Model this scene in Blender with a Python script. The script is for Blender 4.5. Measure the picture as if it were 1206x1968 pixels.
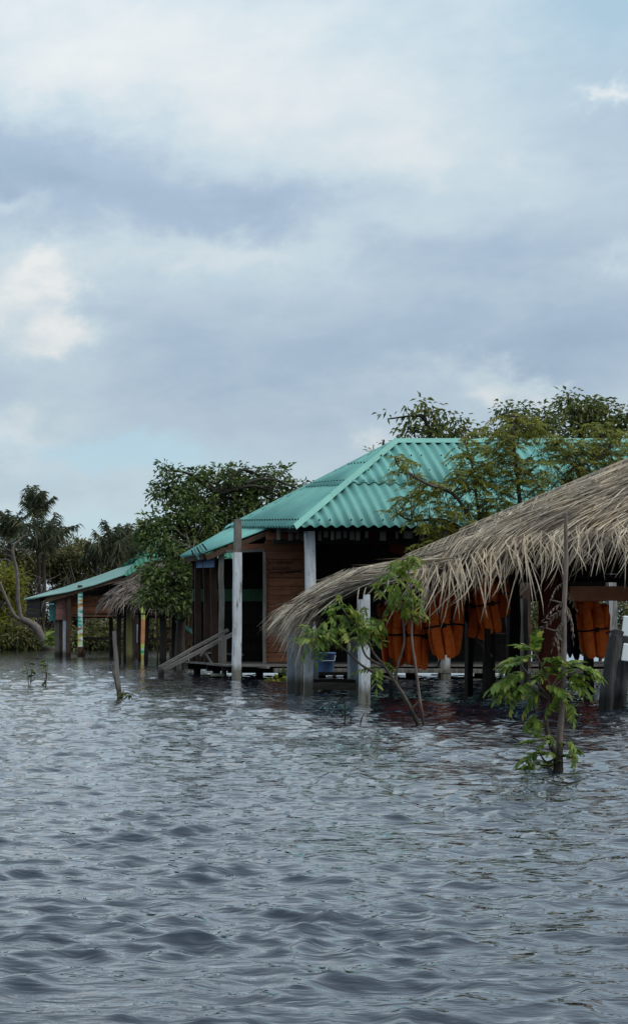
import bpy, math, random
import numpy as np
from mathutils import Vector, Matrix, Euler

for o in list(bpy.data.objects):
    bpy.data.objects.remove(o)
scene = bpy.context.scene
COL = scene.collection
R = math.radians
random.seed(7)
rng = np.random.default_rng(11)

# ------------------------------------------------------------------ camera
FPX, X0, YH, CAMH = 3000.0, -376.0, 1215.0, 0.9     # photo-pixel focal length, optical axis, eye height
cam_d = bpy.data.cameras.new('camera')
cam = bpy.data.objects.new('camera', cam_d)
COL.objects.link(cam)
cam.location = (0, 0, CAMH)
cam.rotation_euler = (R(90), 0, 0)
cam_d.sensor_fit = 'VERTICAL'
cam_d.sensor_height = 24.0
cam_d.lens = FPX / 1968.0 * 24.0
cam_d.shift_x = (603.0 - X0) / 1968.0
cam_d.shift_y = (YH - 984.0) / 1968.0
cam_d.clip_start = 0.1
cam_d.clip_end = 20000
scene.camera = cam
vs = scene.view_settings
vs.view_transform = 'Standard'; vs.look = 'None'; vs.exposure = 0.13; vs.gamma = 1.0
vs.use_curve_mapping = False
scene.cycles.max_bounces = 6
scene.cycles.caustics_reflective = False
scene.cycles.caustics_refractive = False

SUN_EL, SUN_AZ = R(44), R(118)      # azimuth from +Y towards +X: behind the camera, to the right

# ------------------------------------------------------------------ world
def build_world():
    w = bpy.data.worlds.new('World'); scene.world = w
    w.use_nodes = True
    nt = w.node_tree; nt.nodes.clear()
    N = nt.nodes.new; L = nt.links.new
    def val(x, sock):
        if isinstance(x, (int, float)): sock.default_value = x
        else: L(x, sock)
    def M(op, a, b=0.0, c=0.0):
        n = N('ShaderNodeMath'); n.operation = op
        val(a, n.inputs[0]); val(b, n.inputs[1]); val(c, n.inputs[2])
        return n.outputs[0]
    def ss(x, lo, hi):
        n = N('ShaderNodeMapRange'); n.interpolation_type = 'SMOOTHSTEP'
        val(x, n.inputs[0]); n.inputs[1].default_value = lo; n.inputs[2].default_value = hi
        return n.outputs[0]
    tc = N('ShaderNodeTexCoord')
    d = tc.outputs['Generated']
    sep = N('ShaderNodeSeparateXYZ'); L(d, sep.inputs[0])
    x, y, z = sep.outputs
    def noise(scale, detail, rough, st=(1, 1, 1), dist=0.0, off=(0, 0, 0)):
        mp = N('ShaderNodeMapping'); L(d, mp.inputs[0])
        mp.inputs['Scale'].default_value = st; mp.inputs['Location'].default_value = off
        n = N('ShaderNodeTexNoise'); L(mp.outputs[0], n.inputs['Vector'])
        n.inputs['Scale'].default_value = scale; n.inputs['Detail'].default_value = detail
        n.inputs['Roughness'].default_value = rough; n.inputs['Distortion'].default_value = dist
        return n.outputs[0], n.outputs[1]
    # azimuth / elevation, warped by noise so that cloud edges are ragged
    u0 = M('ARCTAN2', x, y); v0 = M('ARCSINE', z)
    wa, wcol = noise(9, 5, 0.55, (1, 1, 1.6))
    ws = N('ShaderNodeSeparateColor'); L(wcol, ws.inputs[0])
    wb, wcol2 = noise(30, 6, 0.62, (1, 1, 1.3), 0.3)
    ws2 = N('ShaderNodeSeparateColor'); L(wcol2, ws2.inputs[0])
    u = M('ADD', u0, M('ADD', M('MULTIPLY', M('SUBTRACT', ws.outputs[0], 0.5), 0.10), M('MULTIPLY', M('SUBTRACT', ws2.outputs[0], 0.5), 0.05)))
    v = M('ADD', v0, M('ADD', M('MULTIPLY', M('SUBTRACT', ws.outputs[1], 0.5), 0.06), M('MULTIPLY', M('SUBTRACT', ws2.outputs[1], 0.5), 0.04)))
    def cloud(px, py, rx, ry, tilt, amp, wu=None, wv=None):
        cu = math.atan2(px - X0, FPX); cv = math.atan2(YH - py, math.hypot(px - X0, FPX))
        a, b = rx / FPX, ry / FPX
        du = M('SUBTRACT', wu or u, cu); dv = M('SUBTRACT', wv or v, cv)
        c, s = math.cos(tilt), math.sin(tilt)
        p = M('DIVIDE', M('ADD', M('MULTIPLY', du, c), M('MULTIPLY', dv, s)), a)
        q = M('DIVIDE', M('SUBTRACT', M('MULTIPLY', dv, c), M('MULTIPLY', du, s)), b)
        r2 = M('ADD', M('MULTIPLY', p, p), M('MULTIPLY', q, q))
        return M('MULTIPLY', M('EXPONENT', M('MULTIPLY', r2, -1.0)), amp)
    n1, _ = noise(3.2, 5, 0.5, (1, 1, 3.2), 0.4, (0.3, 0.1, 0.0))
    n2, _ = noise(9, 6, 0.55, (1, 1, 2.6), 0.5)
    n3, _ = noise(26, 5, 0.6, (1, 1, 2.0), 0.3)
    Lm = M('ADD', 0.52, M('MULTIPLY', M('SUBTRACT', n1, 0.5), 0.55))
    Lm = M('ADD', Lm, M('MULTIPLY', M('SUBTRACT', n2, 0.5), 0.48))
    Lm = M('ADD', Lm, M('MULTIPLY', M('SUBTRACT', n3, 0.5), 0.20))
    feats = [
        (60, 290, 420, 80, -0.25, -0.30), (420, 395, 280, 45, -0.12, -0.20),      # dark band left
        (560, 190, 520, 130, -0.22, 0.30), (820, 330, 330, 60, 0.0, 0.22), (150, 60, 420, 120, 0.0, 0.22),
        (520, 455, 430, 34, 0.0, 0.22), (30, 375, 90, 22, 0.0, 0.26),
        (600, 650, 700, 110, 0.0, -0.22), (1150, 300, 160, 90, 0.0, -0.26), (1080, 650, 220, 60, 0.1, -0.12),
        (130, 650, 130, 80, -0.5, 0.12), (40, 830, 90, 60, 0.0, 0.14), (820, 745, 70, 36, 0.0, 0.10),
        (1168, 208, 46, 14, -0.2, 0.5), (1180, 480, 40, 18, 0.0, 0.18), (60, 990, 500, 60, 0.0, 0.18),
    ]
    for f in feats:
        Lm = M('ADD', Lm, cloud(*f))
    # heaped clouds with crisp upper edges
    n4, _ = noise(46, 8, 0.62, (1, 1, 1.15), 0.25)
    heap = M('MULTIPLY', M('SUBTRACT', n4, 0.5), 0.9)
    for f in [(85, 515, 70, 85, 0.0, 0.95), (55, 590, 120, 85, 0.0, 0.95), (120, 620, 90, 60, -0.6, 0.8), (30, 660, 80, 60, 0, .5), (930, 720, 80, 42, -0.25, 0.9), (1000, 750, 95, 36, -0.1, 0.9), (740, 840, 50, 42, 0.3, 0.9), (45, 835, 90, 50, 0.0, 0.7)]:
        heap = M('ADD', heap, cloud(*f))
    hz = M('MULTIPLY', ss(heap, 0.12, 1.4), M('ADD', 0.30, M('MULTIPLY', M('SUBTRACT', n3, 0.45), 0.6)))
    Lm = M('ADD', Lm, hz)
    ramp = N('ShaderNodeValToRGB'); L(Lm, ramp.inputs[0])
    el = ramp.color_ramp.elements
    el[0].position = 0.0; el[0].color = (0.305, 0.410, 0.535, 1)
    el[1].position = 1.0; el[1].color = (0.790, 0.815, 0.820, 1)
    e = el.new(0.33); e.color = (0.405, 0.520, 0.650, 1)
    e = el.new(0.62); e.color = (0.545, 0.660, 0.735, 1)
    # thin places where the blue shows through
    gap = M('ADD', cloud(1225, -10, 210, 120, 0.1, 1.0), cloud(250, 868, 190, 34, -0.12, 1.0))
    gap = M('ADD', gap, cloud(150, 1000, 330, 60, 0.0, 0.8))
    gap = M('ADD', gap, M('MULTIPLY', ss(n2, 0.60, 0.75), 0.25))
    gap = M('MINIMUM', gap, 0.8)
    sky = N('ShaderNodeTexSky'); sky.sky_type = 'NISHITA'; sky.sun_disc = False
    sky.sun_elevation = SUN_EL; sky.sun_rotation = SUN_AZ
    sky.air_density = 1.0; sky.dust_density = 1.0; sky.ozone_density = 1.0
    cl = N('ShaderNodeVectorMath'); cl.operation = 'SCALE'; L(ramp.outputs[0], cl.inputs[0])
    # overcast skies brighten towards the zenith (standard overcast law, softened)
    L(M('MULTIPLY', M('ADD', 1.0, M('MULTIPLY', M('MAXIMUM', z, 0.0), 0.9)), 7.7), cl.inputs['Scale'])
    mix = N('ShaderNodeMix'); mix.data_type = 'RGBA'
    L(gap, mix.inputs['Factor']); L(cl.outputs[0], mix.inputs['A'])
    sk2 = N('ShaderNodeMix'); sk2.data_type = 'RGBA'; sk2.inputs['Factor'].default_value = 0.58
    L(sky.outputs[0], sk2.inputs['A']); sk2.inputs['B'].default_value = (4.9, 7.1, 8.3, 1)   # thin high cloud veil
    L(sk2.outputs['Result'], mix.inputs['B'])
    bg = N('ShaderNodeBackground'); L(mix.outputs['Result'], bg.inputs[0]); bg.inputs[1].default_value = 0.1
    out = N('ShaderNodeOutputWorld'); L(bg.outputs[0], out.inputs[0])
build_world()

sd = bpy.data.lights.new('sun', 'SUN'); so = bpy.data.objects.new('sun', sd); COL.objects.link(so)
sd.energy = 1.8; sd.angle = R(38); sd.color = (1.0, 0.95, 0.88)
sdir = Vector((math.sin(SUN_AZ) * math.cos(SUN_EL), math.cos(SUN_AZ) * math.cos(SUN_EL), math.sin(SUN_EL)))
so.rotation_euler = sdir.to_track_quat('Z', 'Y').to_euler()
so.location = (0, -5, 30)

# ------------------------------------------------------------------ helpers
def at(px, py, Y):
    """point at depth Y metres seen at a photo pixel (survey of the photograph)"""
    s = FPX / Y
    return np.array([(px - X0) / s, Y, CAMH + (YH - py) / s])
def nrm(v):
    v = np.asarray(v, float); n = np.linalg.norm(v, axis=-1, keepdims=True); return v / np.maximum(n, 1e-9)
WLOC = {}
class MB:
    def __init__(s): s.V = []; s.F = []; s.n = 0
    def add(s, V, F):
        V = np.asarray(V, float).reshape(-1, 3)
        if isinstance(F, np.ndarray): s.F.append(F + s.n)
        else:
            for k in (3, 4):
                f = [q for q in F if len(q) == k]
                if f: s.F.append(np.array(f) + s.n)
        s.V.append(V); s.n += len(V); return s
    def data(s, name, mat, smooth, origin):
        V = np.concatenate(s.V)
        me = bpy.data.meshes.new(name)
        V = V - np.asarray(origin)
        me.vertices.add(len(V)); me.vertices.foreach_set('co', V.astype(np.float32).ravel())
        tot = np.concatenate([np.full(len(f), f.shape[1]) for f in s.F])
        idx = np.concatenate([f.ravel() for f in s.F])
        me.loops.add(len(idx)); me.loops.foreach_set('vertex_index', idx.astype(np.int32))
        me.polygons.add(len(tot))
        me.polygons.foreach_set('loop_start', np.concatenate([[0], np.cumsum(tot)[:-1]]).astype(np.int32))
        me.polygons.foreach_set('loop_total', tot.astype(np.int32))
        me.update(calc_edges=True); me.validate()
        me.polygons.foreach_set('use_smooth', np.full(len(me.polygons), bool(smooth)))
        me.materials.append(mat); return me
    def build(s, name, mat, parent=None, smooth=False, origin=None):
        V = np.concatenate(s.V)
        if origin is None: origin = (V.min(0) + V.max(0)) / 2
        return link(name, s.data(name, mat, smooth, origin), parent, origin)
def link(name, data, parent, loc, rot=None, scale=None):
    o = bpy.data.objects.new(name, data); COL.objects.link(o)
    base = WLOC[parent.name] if parent else np.zeros(3)
    o.location = np.asarray(loc, float) - base
    if rot is not None: o.rotation_euler = rot
    if scale is not None: o.scale = (scale,) * 3 if isinstance(scale, (int, float)) else scale
    if parent: o.parent = parent
    WLOC[o.name] = np.asarray(loc, float)
    return o
def tag(o, label=None, cat=None, group=None, kind=None):
    if label: o['label'] = label
    if cat: o['category'] = cat
    if group: o['group'] = group
    if kind: o['kind'] = kind
    return o
def thing(name, loc, label, cat, group=None):
    o = link(name, None, None, loc); o.empty_display_size = 0.2
    return tag(o, label, cat, group)
BOXF = np.array([[0, 3, 2, 1], [4, 5, 6, 7], [0, 1, 5, 4], [1, 2, 6, 5], [2, 3, 7, 6], [3, 0, 4, 7]])
def beam(p0, p1, w, t, side=None, segs=1, wob=0.0, mb=None, taper=1.0):
    """timber from p0 to p1: w across `side`, t across the third axis"""
    p0 = np.asarray(p0, float); p1 = np.asarray(p1, float)
    d = nrm(p1 - p0)
    if side is None: side = (1, 0, 0) if abs(d[2]) > 0.6 else (0, 0, 1)
    s = np.asarray(side, float); s = nrm(s - d * np.dot(s, d)); n = np.cross(d, s)
    V = []
    for i in range(segs + 1):
        f = i / segs; k = 1 + (taper - 1) * f
        c = p0 + (p1 - p0) * f
        if wob: c = c + s * random.gauss(0, wob) + n * random.gauss(0, wob)
        for a, b in ((-1, -1), (1, -1), (1, 1), (-1, 1)):
            j = 1 + (random.uniform(-1, 1) * 0.06 if wob else 0)
            V.append(c + s * a * w / 2 * k * j + n * b * t / 2 * k)
    F = [[3, 2, 1, 0], [4 * segs, 4 * segs + 1, 4 * segs + 2, 4 * segs + 3]]
    for i in range(segs):
        for k in range(4):
            a, b = 4 * i + k, 4 * i + (k + 1) % 4
            F.append([a, b, b + 4, a + 4])
    mb = mb or MB(); mb.add(V, F); return mb
def tube(path, radii, n=6, mb=None, wob=0.0):
    P = np.asarray(path, float); K = len(P)
    radii = np.broadcast_to(np.asarray(radii, float), (K,))
    T = nrm(np.gradient(P, axis=0))
    ref = np.array([0.13, 0.97, 0.2])
    A = nrm(np.cross(T, ref)); B = np.cross(T, A)
    ang = np.arange(n) / n * 2 * math.pi
    ring = np.cos(ang)[None, :, None] * A[:, None] + np.sin(ang)[None, :, None] * B[:, None]
    rr = radii[:, None, None] * (1 + (rng.normal(0, wob, (K, n, 1)) if wob else 0))
    V = (P[:, None] + ring * rr).reshape(-1, 3)
    i = np.arange(K - 1)[:, None] * n; k = np.arange(n)[None]
    F = np.stack([i + k, i + (k + 1) % n, i + n + (k + 1) % n, i + n + k], -1).reshape(-1, 4)
    mb = mb or MB(); mb.add(V, F)
    b0 = len(V)
    mb.add([P[-1] + T[-1] * radii[-1] * 0.5] + list(V[-n:]), [[0, 1 + j, 1 + (j + 1) % n] for j in range(n)])
    return mb
def smooth_path(pts, k=6):
    P = np.asarray(pts, float); out = []
    Q = np.vstack([2 * P[0] - P[1], P, 2 * P[-1] - P[-2]])
    for i in range(1, len(Q) - 2):
        for t in np.linspace(0, 1, k, endpoint=False):
            a, b, c, d = Q[i - 1], Q[i], Q[i + 1], Q[i + 2]
            out.append(0.5 * ((2 * b) + (-a + c) * t + (2 * a - 5 * b + 4 * c - d) * t * t + (-a + 3 * b - 3 * c + d) * t ** 3))
    out.append(P[-1]); return np.array(out)
def ribbons(P, S, W, mb=None):
    """P (N,K,3) centre lines, S (N,3) or (N,K,3) side vectors, W (N,K) widths"""
    N_, K = P.shape[:2]
    if S.ndim == 2: S = np.repeat(S[:, None], K, 1)
    a = P - S * W[..., None] / 2; b = P + S * W[..., None] / 2
    V = np.stack([a, b], 2).reshape(-1, 3)
    base = (np.arange(N_) * K * 2)[:, None] + np.arange(K - 1)[None] * 2
    F = np.stack([base, base + 1, base + 3, base + 2], -1).reshape(-1, 4)
    mb = mb or MB(); mb.add(V, F); return mb
def leafquads(C, D, Nn, Lg, Wd, fold=0.25, mb=None):
    """one folded diamond leaf per row: base C, direction D, normal Nn"""
    D = nrm(D); S = nrm(np.cross(D, Nn)); Nn = np.cross(S, D)
    Lg = np.broadcast_to(Lg, (len(C),))[:, None]; Wd = np.broadcast_to(Wd, (len(C),))[:, None]
    m = C + D * Lg * 0.45
    V = np.stack([C, m + S * Wd / 2 + Nn * Wd * fold, C + D * Lg - Nn * Lg * 0.12, m - S * Wd / 2 + Nn * Wd * fold], 1).reshape(-1, 3)
    i = np.arange(len(C)) * 4
    F = np.concatenate([np.stack([i, i + 1, i + 2], 1), np.stack([i, i + 2, i + 3], 1)])
    mb = mb or MB(); mb.add(V, F); return mb

# ------------------------------------------------------------------ materials
MATS = {}
def newmat(name):
    m = bpy.data.materials.new(name); m.use_nodes = True
    nt = m.node_tree; b = nt.nodes['Principled BSDF']
    MATS[name] = m
    return m, nt, b
def nnoise(nt, coord, scale, detail=5, rough=0.6, st=(1, 1, 1), dist=0.0):
    mp = nt.nodes.new('ShaderNodeMapping'); nt.links.new(coord, mp.inputs[0]); mp.inputs['Scale'].default_value = st
    n = nt.nodes.new('ShaderNodeTexNoise'); nt.links.new(mp.outputs[0], n.inputs['Vector'])
    n.inputs['Scale'].default_value = scale; n.inputs['Detail'].default_value = detail
    n.inputs['Roughness'].default_value = rough; n.inputs['Distortion'].default_value = dist
    return n.outputs[0]
def nramp(nt, f, stops):
    r = nt.nodes.new('ShaderNodeValToRGB'); nt.links.new(f, r.inputs[0])
    el = r.color_ramp.elements
    while len(el) < len(stops): el.new(0.5)
    for e, (p, c) in zip(el, stops):
        e.position = p; e.color = tuple(c) + (1,) if len(c) == 3 else c
    return r.outputs[0]
def nmix(nt, fac, a, b, mode='MIX'):
    n = nt.nodes.new('ShaderNodeMix'); n.data_type = 'RGBA'; n.blend_type = mode
    for x, k in ((fac, 'Factor'), (a, 'A'), (b, 'B')):
        s = n.inputs[k]
        if hasattr(x, 'is_linked'): nt.links.new(x, s)
        else: s.default_value = x if k == 'Factor' else (tuple(x) + (1,) if len(x) == 3 else x)
    return n.outputs['Result']
def nbump(nt, b, h, strength, dist):
    n = nt.nodes.new('ShaderNodeBump'); n.inputs['Strength'].default_value = strength; n.inputs['Distance'].default_value = dist
    nt.links.new(h, n.inputs['Height']); nt.links.new(n.outputs[0], b.inputs['Normal'])
    return n.outputs[0]
def gcoord(nt): 
    g = nt.nodes.new('ShaderNodeNewGeometry'); return g.outputs['Position']
def orand(nt):
    return nt.nodes.new('ShaderNodeObjectInfo').outputs['Random']
def island(nt):
    return nt.nodes.new('ShaderNodeNewGeometry').outputs['Random Per Island']
def hsv(nt, col, h=None, s=None, v=None):
    n = nt.nodes.new('ShaderNodeHueSaturation'); nt.links.new(col, n.inputs['Color'])
    for x, k in ((h, 'Hue'), (s, 'Saturation'), (v, 'Value')):
        if x is not None: nt.links.new(x, n.inputs[k])
    return n.outputs[0]
def mrange(nt, f, lo, hi):
    n = nt.nodes.new('ShaderNodeMapRange'); nt.links.new(f, n.inputs[0]); n.inputs[3].default_value = lo; n.inputs[4].default_value = hi
    return n.outputs[0]
def wood(name, c1, c2, grain=(6, 6, 60), var=(0.7, 1.3), rough=0.85, dirt=None):
    """grain = noise stretch; long axis has the small number"""
    m, nt, b = newmat(name)
    tc = nt.nodes.new('ShaderNodeTexCoord').outputs['Object']
    g = nnoise(nt, tc, 1.0, 6, 0.65, grain, 0.6)
    col = nramp(nt, g, [(0.25, c1), (0.75, c2)])
    p = nnoise(nt, gcoord(nt), 2.2, 4, 0.6)
    col = nmix(nt, 1.0, col, nramp(nt, p, [(0.3, (0.62, 0.6, 0.58)), (0.7, (1.1, 1.1, 1.1))]), 'MULTIPLY')
    col = hsv(nt, col, v=mrange(nt, orand(nt), *var))
    sp_ = nt.nodes.new('ShaderNodeSeparateXYZ'); nt.links.new(gcoord(nt), sp_.inputs[0])      # soaked wood near the water
    ad = nt.nodes.new('ShaderNodeMath'); ad.operation = 'MULTIPLY_ADD'
    nt.links.new(p, ad.inputs[0]); ad.inputs[1].default_value = -0.25; nt.links.new(sp_.outputs[2], ad.inputs[2])
    col = nmix(nt, 1.0, col, nramp(nt, ad.outputs[0], [(0.0, (0.36, 0.34, 0.30)), (0.10, (1, 1, 1))]), 'MULTIPLY')
    nt.links.new(col, b.inputs['Base Color']); b.inputs['Roughness'].default_value = rough
    b.inputs['Specular IOR Level'].default_value = 0.25
    nbump(nt, b, g, 0.5, 0.01)
    return m
def painted(name, paint, under, amount=0.45, streak=(9, 9, 1.4), rough=0.7, waterline=True):
    """chipped paint over bare grey wood, dark wet rim low down where waves splash"""
    m, nt, b = newmat(name)
    P = gcoord(nt)
    g = nnoise(nt, P, 1.6, 7, 0.72, streak, 0.4)
    fac = nramp(nt, g, [(amount - 0.06, (1, 1, 1)), (amount + 0.05, (0, 0, 0))])
    fine = nnoise(nt, P, 14, 4, 0.6, (1, 1, 0.25))
    pc = nmix(nt, 1.0, paint, nramp(nt, fine, [(0.3, (0.72, 0.72, 0.72)), (0.65, (1.02, 1.02, 1.02))]), 'MULTIPLY')
    uc = nmix(nt, 1.0, under, nramp(nt, fine, [(0.3, (0.5, 0.5, 0.5)), (0.7, (1.2, 1.2, 1.2))]), 'MULTIPLY')
    col = nmix(nt, fac, pc, uc)
    if waterline:
        s = nt.nodes.new('ShaderNodeSeparateXYZ'); nt.links.new(P, s.inputs[0])
        ad = nt.nodes.new('ShaderNodeMath'); ad.operation = 'MULTIPLY_ADD'
        nt.links.new(g, ad.inputs[0]); ad.inputs[1].default_value = -0.30; nt.links.new(s.outputs[2], ad.inputs[2])
        wet = nramp(nt, ad.outputs[0], [(0.0, (0.30, 0.28, 0.22)), (0.14, (1, 1, 1))])
        col = nmix(nt, 1.0, col, wet, 'MULTIPLY')
    col = hsv(nt, col, v=mrange(nt, orand(nt), 0.85, 1.1))
    nt.links.new(col, b.inputs['Base Color']); b.inputs['Roughness'].default_value = rough
    nbump(nt, b, g, 0.35, 0.01)
    return m
def foliage(name, stops, trans=0.35, rough=0.5, spec=0.3):
    m, nt, b = newmat(name)
    col = nramp(nt, island(nt), stops)
    big = nnoise(nt, gcoord(nt), 1.1, 3, 0.5)
    col = nmix(nt, 1.0, col, nramp(nt, big, [(0.3, (0.75, 0.8, 0.75)), (0.7, (1.15, 1.1, 1.0))]), 'MULTIPLY')
    nt.links.new(col, b.inputs['Base Color']); b.inputs['Roughness'].default_value = rough
    b.inputs['Specular IOR Level'].default_value = spec
    tr = nt.nodes.new('ShaderNodeBsdfTranslucent'); nt.links.new(col, tr.inputs[0])
    mx = nt.nodes.new('ShaderNodeMixShader'); mx.inputs[0].default_value = trans
    nt.links.new(b.outputs[0], mx.inputs[1]); nt.links.new(tr.outputs[0], mx.inputs[2])
    nt.links.new(mx.outputs[0], nt.nodes['Material Output'].inputs[0])
    return m
def plain(name, c, rough=0.6, spec=0.4, vary=0.2, scale=6):
    m, nt, b = newmat(name)
    n = nnoise(nt, gcoord(nt), scale, 5, 0.6)
    col = nmix(nt, 1.0, c, nramp(nt, n, [(0.3, (1 - vary,) * 3), (0.7, (1 + vary * 0.5,) * 3)]), 'MULTIPLY')
    col = hsv(nt, col, v=mrange(nt, orand(nt), 0.85, 1.12))
    nt.links.new(col, b.inputs['Base Color']); b.inputs['Roughness'].default_value = rough
    b.inputs['Specular IOR Level'].default_value = spec
    return m

def roof_paint(name, c, dirty):
    m, nt, b = newmat(name)
    P = gcoord(nt)
    n = nnoise(nt, P, 0.9, 6, 0.68, (1, 1, 1), 0.5)
    st = nnoise(nt, P, 3.0, 5, 0.7, (1, 1, 0.35))
    sp = nnoise(nt, P, 24, 3, 0.6)
    col = nmix(nt, 1.0, c, nramp(nt, n, [(0.32, (0.74, 0.80, 0.84)), (0.68, (1.14, 1.07, 1.04))]), 'MULTIPLY')
    col = nmix(nt, nramp(nt, st, [(0.55, (0, 0, 0)), (0.85, (0.55, 0.55, 0.55))]), col, dirty)
    col = nmix(nt, nramp(nt, sp, [(0.70, (0, 0, 0)), (0.78, (0.35, 0.35, 0.35))]), col, dirty)
    col = hsv(nt, col, v=mrange(nt, orand(nt), 0.90, 1.06))
    nt.links.new(col, b.inputs['Base Color']); b.inputs['Roughness'].default_value = 0.55
    b.inputs['Specular IOR Level'].default_value = 0.35
    return m
M_ROOF = roof_paint('teal_roof_paint', (0.148, 0.380, 0.332), (0.06, 0.16, 0.15))
M_ROOFCAP = roof_paint('teal_cap_paint', (0.17, 0.43, 0.36), (0.08, 0.22, 0.19))
M_ROOF2 = roof_paint('faded_teal_roof_paint', (0.17, 0.30, 0.27), (0.10, 0.15, 0.14))
M_ROOFGREEN = roof_paint('green_roof_paint', (0.05, 0.21, 0.135), (0.03, 0.10, 0.07))
M_WALL = wood('red_brown_plank', (0.125, 0.048, 0.025), (0.27, 0.112, 0.058), (1.5, 8, 26), (0.75, 1.25))
M_DARK = wood('dark_old_wood_with_shade', (0.010, 0.008, 0.007), (0.035, 0.027, 0.022), (5, 5, 5), (0.6, 1.3))  # old dark wood, its colour deepened to carry the shade of the interiors
M_BROWN = wood('brown_timber', (0.040, 0.024, 0.016), (0.105, 0.062, 0.040), (14, 14, 1.6), (0.7, 1.3))
M_GREY = wood('weathered_grey_wood', (0.10, 0.09, 0.08), (0.27, 0.25, 0.22), (16, 16, 1.6), (0.7, 1.2))
M_GREYH = wood('weathered_grey_board', (0.09, 0.08, 0.072), (0.24, 0.22, 0.20), (1.6, 16, 16), (0.7, 1.2))
M_RED = wood('red_painted_wood', (0.10, 0.020, 0.012), (0.19, 0.042, 0.022), (2, 12, 12), (0.8, 1.2))
M_FASCIA = wood('orange_brown_beam', (0.17, 0.062, 0.030), (0.26, 0.105, 0.052), (1.6, 14, 14), (0.9, 1.1))
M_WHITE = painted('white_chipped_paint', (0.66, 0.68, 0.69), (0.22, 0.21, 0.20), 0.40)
M_WHITE_SHADED = painted('shaded_white_paint', (0.36, 0.42, 0.48), (0.20, 0.20, 0.20), 0.36)  # white paint with the bluish shade of the left corner board mixed in
M_PEEL = painted('peeling_white_paint', (0.62, 0.63, 0.62), (0.20, 0.19, 0.17), 0.52, (16, 16, 0.8))
M_BLUEB = painted('blue_board_paint', (0.10, 0.22, 0.40), (0.16, 0.17, 0.18), 0.36, waterline=False)
M_GREENB = painted('green_board_paint', (0.07, 0.20, 0.10), (0.08, 0.08, 0.07), 0.42, waterline=False)
M_TEALB = painted('teal_board_paint', (0.06, 0.24, 0.21), (0.12, 0.14, 0.13), 0.40, waterline=False)
M_PINKB = painted('faded_red_board', (0.20, 0.085, 0.065), (0.10, 0.07, 0.06), 0.42, waterline=False)
M_OLIVE = painted('olive_post_paint', (0.17, 0.15, 0.035), (0.07, 0.06, 0.04), 0.36)
M_ORANGEP = painted('orange_post_paint', (0.55, 0.22, 0.09), (0.2, 0.12, 0.07), 0.34)
M_INK = plain('dark_lettering_paint', (0.012, 0.008, 0.008), 0.8, 0.1)
M_BLACK = plain('black_webbing', (0.012, 0.012, 0.014), 0.8, 0.2)
M_NAVY = plain('navy_fabric', (0.010, 0.016, 0.045), 0.85, 0.15, 0.4, 9)
M_BLUEP = plain('blue_plastic', (0.075, 0.15, 0.31), 0.4, 0.4)
M_WHITEP = plain('white_board_paint', (0.78, 0.80, 0.80), 0.5, 0.3, 0.06, 3)
M_BARK = wood('grey_brown_bark', (0.050, 0.038, 0.030), (0.16, 0.13, 0.105), (22, 22, 6), (0.9, 1.1))
M_BARKP = wood('pinkish_grey_bark', (0.13, 0.095, 0.08), (0.30, 0.235, 0.20), (30, 30, 10), (0.9, 1.1))
M_BARKD = wood('dark_bark', (0.020, 0.016, 0.013), (0.065, 0.052, 0.042), (22, 22, 6), (0.9, 1.1))
M_DEADW = wood('dead_wood', (0.10, 0.085, 0.075), (0.24, 0.20, 0.175), (22, 22, 6), (0.9, 1.1))
M_CHAR = wood('charred_post_wood', (0.012, 0.012, 0.012), (0.085, 0.082, 0.078), (18, 18, 1.2), (0.9, 1.1))
def orange_fabric():
    m, nt, b = newmat('orange_vest_fabric')
    n = nnoise(nt, gcoord(nt), 12, 5, 0.6)
    col = nramp(nt, n, [(0.3, (0.80, 0.110, 0.014)), (0.7, (0.96, 0.215, 0.032))])
    col = hsv(nt, col, v=mrange(nt, orand(nt), 0.72, 1.05))
    nt.links.new(col, b.inputs['Base Color']); b.inputs['Roughness'].default_value = 0.8
    b.inputs['Specular IOR Level'].default_value = 0.2
    nbump(nt, b, n, 0.3, 0.02)
    return m
M_ORANGE = orange_fabric()
def thatch(name, stops):
    m, nt, b = newmat(name)
    col = nramp(nt, island(nt), stops)
    n = nnoise(nt, gcoord(nt), 30, 4, 0.6)
    col = nmix(nt, 1.0, col, nramp(nt, n, [(0.3, (0.7, 0.68, 0.66)), (0.7, (1.1, 1.1, 1.1))]), 'MULTIPLY')
    p = nnoise(nt, gcoord(nt), 2.4, 5, 0.65)     # grey rotten patches among tan ones
    col = nmix(nt, 1.0, col, nramp(nt, p, [(0.34, (0.62, 0.62, 0.64)), (0.5, (0.98, 0.96, 0.94)), (0.68, (1.2, 1.12, 0.98))]), 'MULTIPLY')
    nt.links.new(col, b.inputs['Base Color']); b.inputs['Roughness'].default_value = 0.65
    b.inputs['Specular IOR Level'].default_value = 0.3
    return m
M_THATCH = thatch('dry_palm_thatch', [(0.0, (0.075, 0.056, 0.042)), (0.36, (0.225, 0.178, 0.130)), (0.68, (0.49, 0.415, 0.315)), (1.0, (0.82, 0.73, 0.57))])
M_THATCHG = thatch('old_grey_thatch', [(0.0, (0.06, 0.048, 0.042)), (0.5, (0.14, 0.115, 0.10)), (1.0, (0.24, 0.20, 0.17))])
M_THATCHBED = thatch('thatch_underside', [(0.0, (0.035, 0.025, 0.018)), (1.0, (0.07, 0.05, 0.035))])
M_LEAF_DK = foliage('dark_green_leaf', [(0.0, (0.028, 0.054, 0.015)), (0.5, (0.088, 0.135, 0.037)), (0.9, (0.185, 0.235, 0.068)), (1.0, (0.25, 0.28, 0.095))], 0.22)
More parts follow.
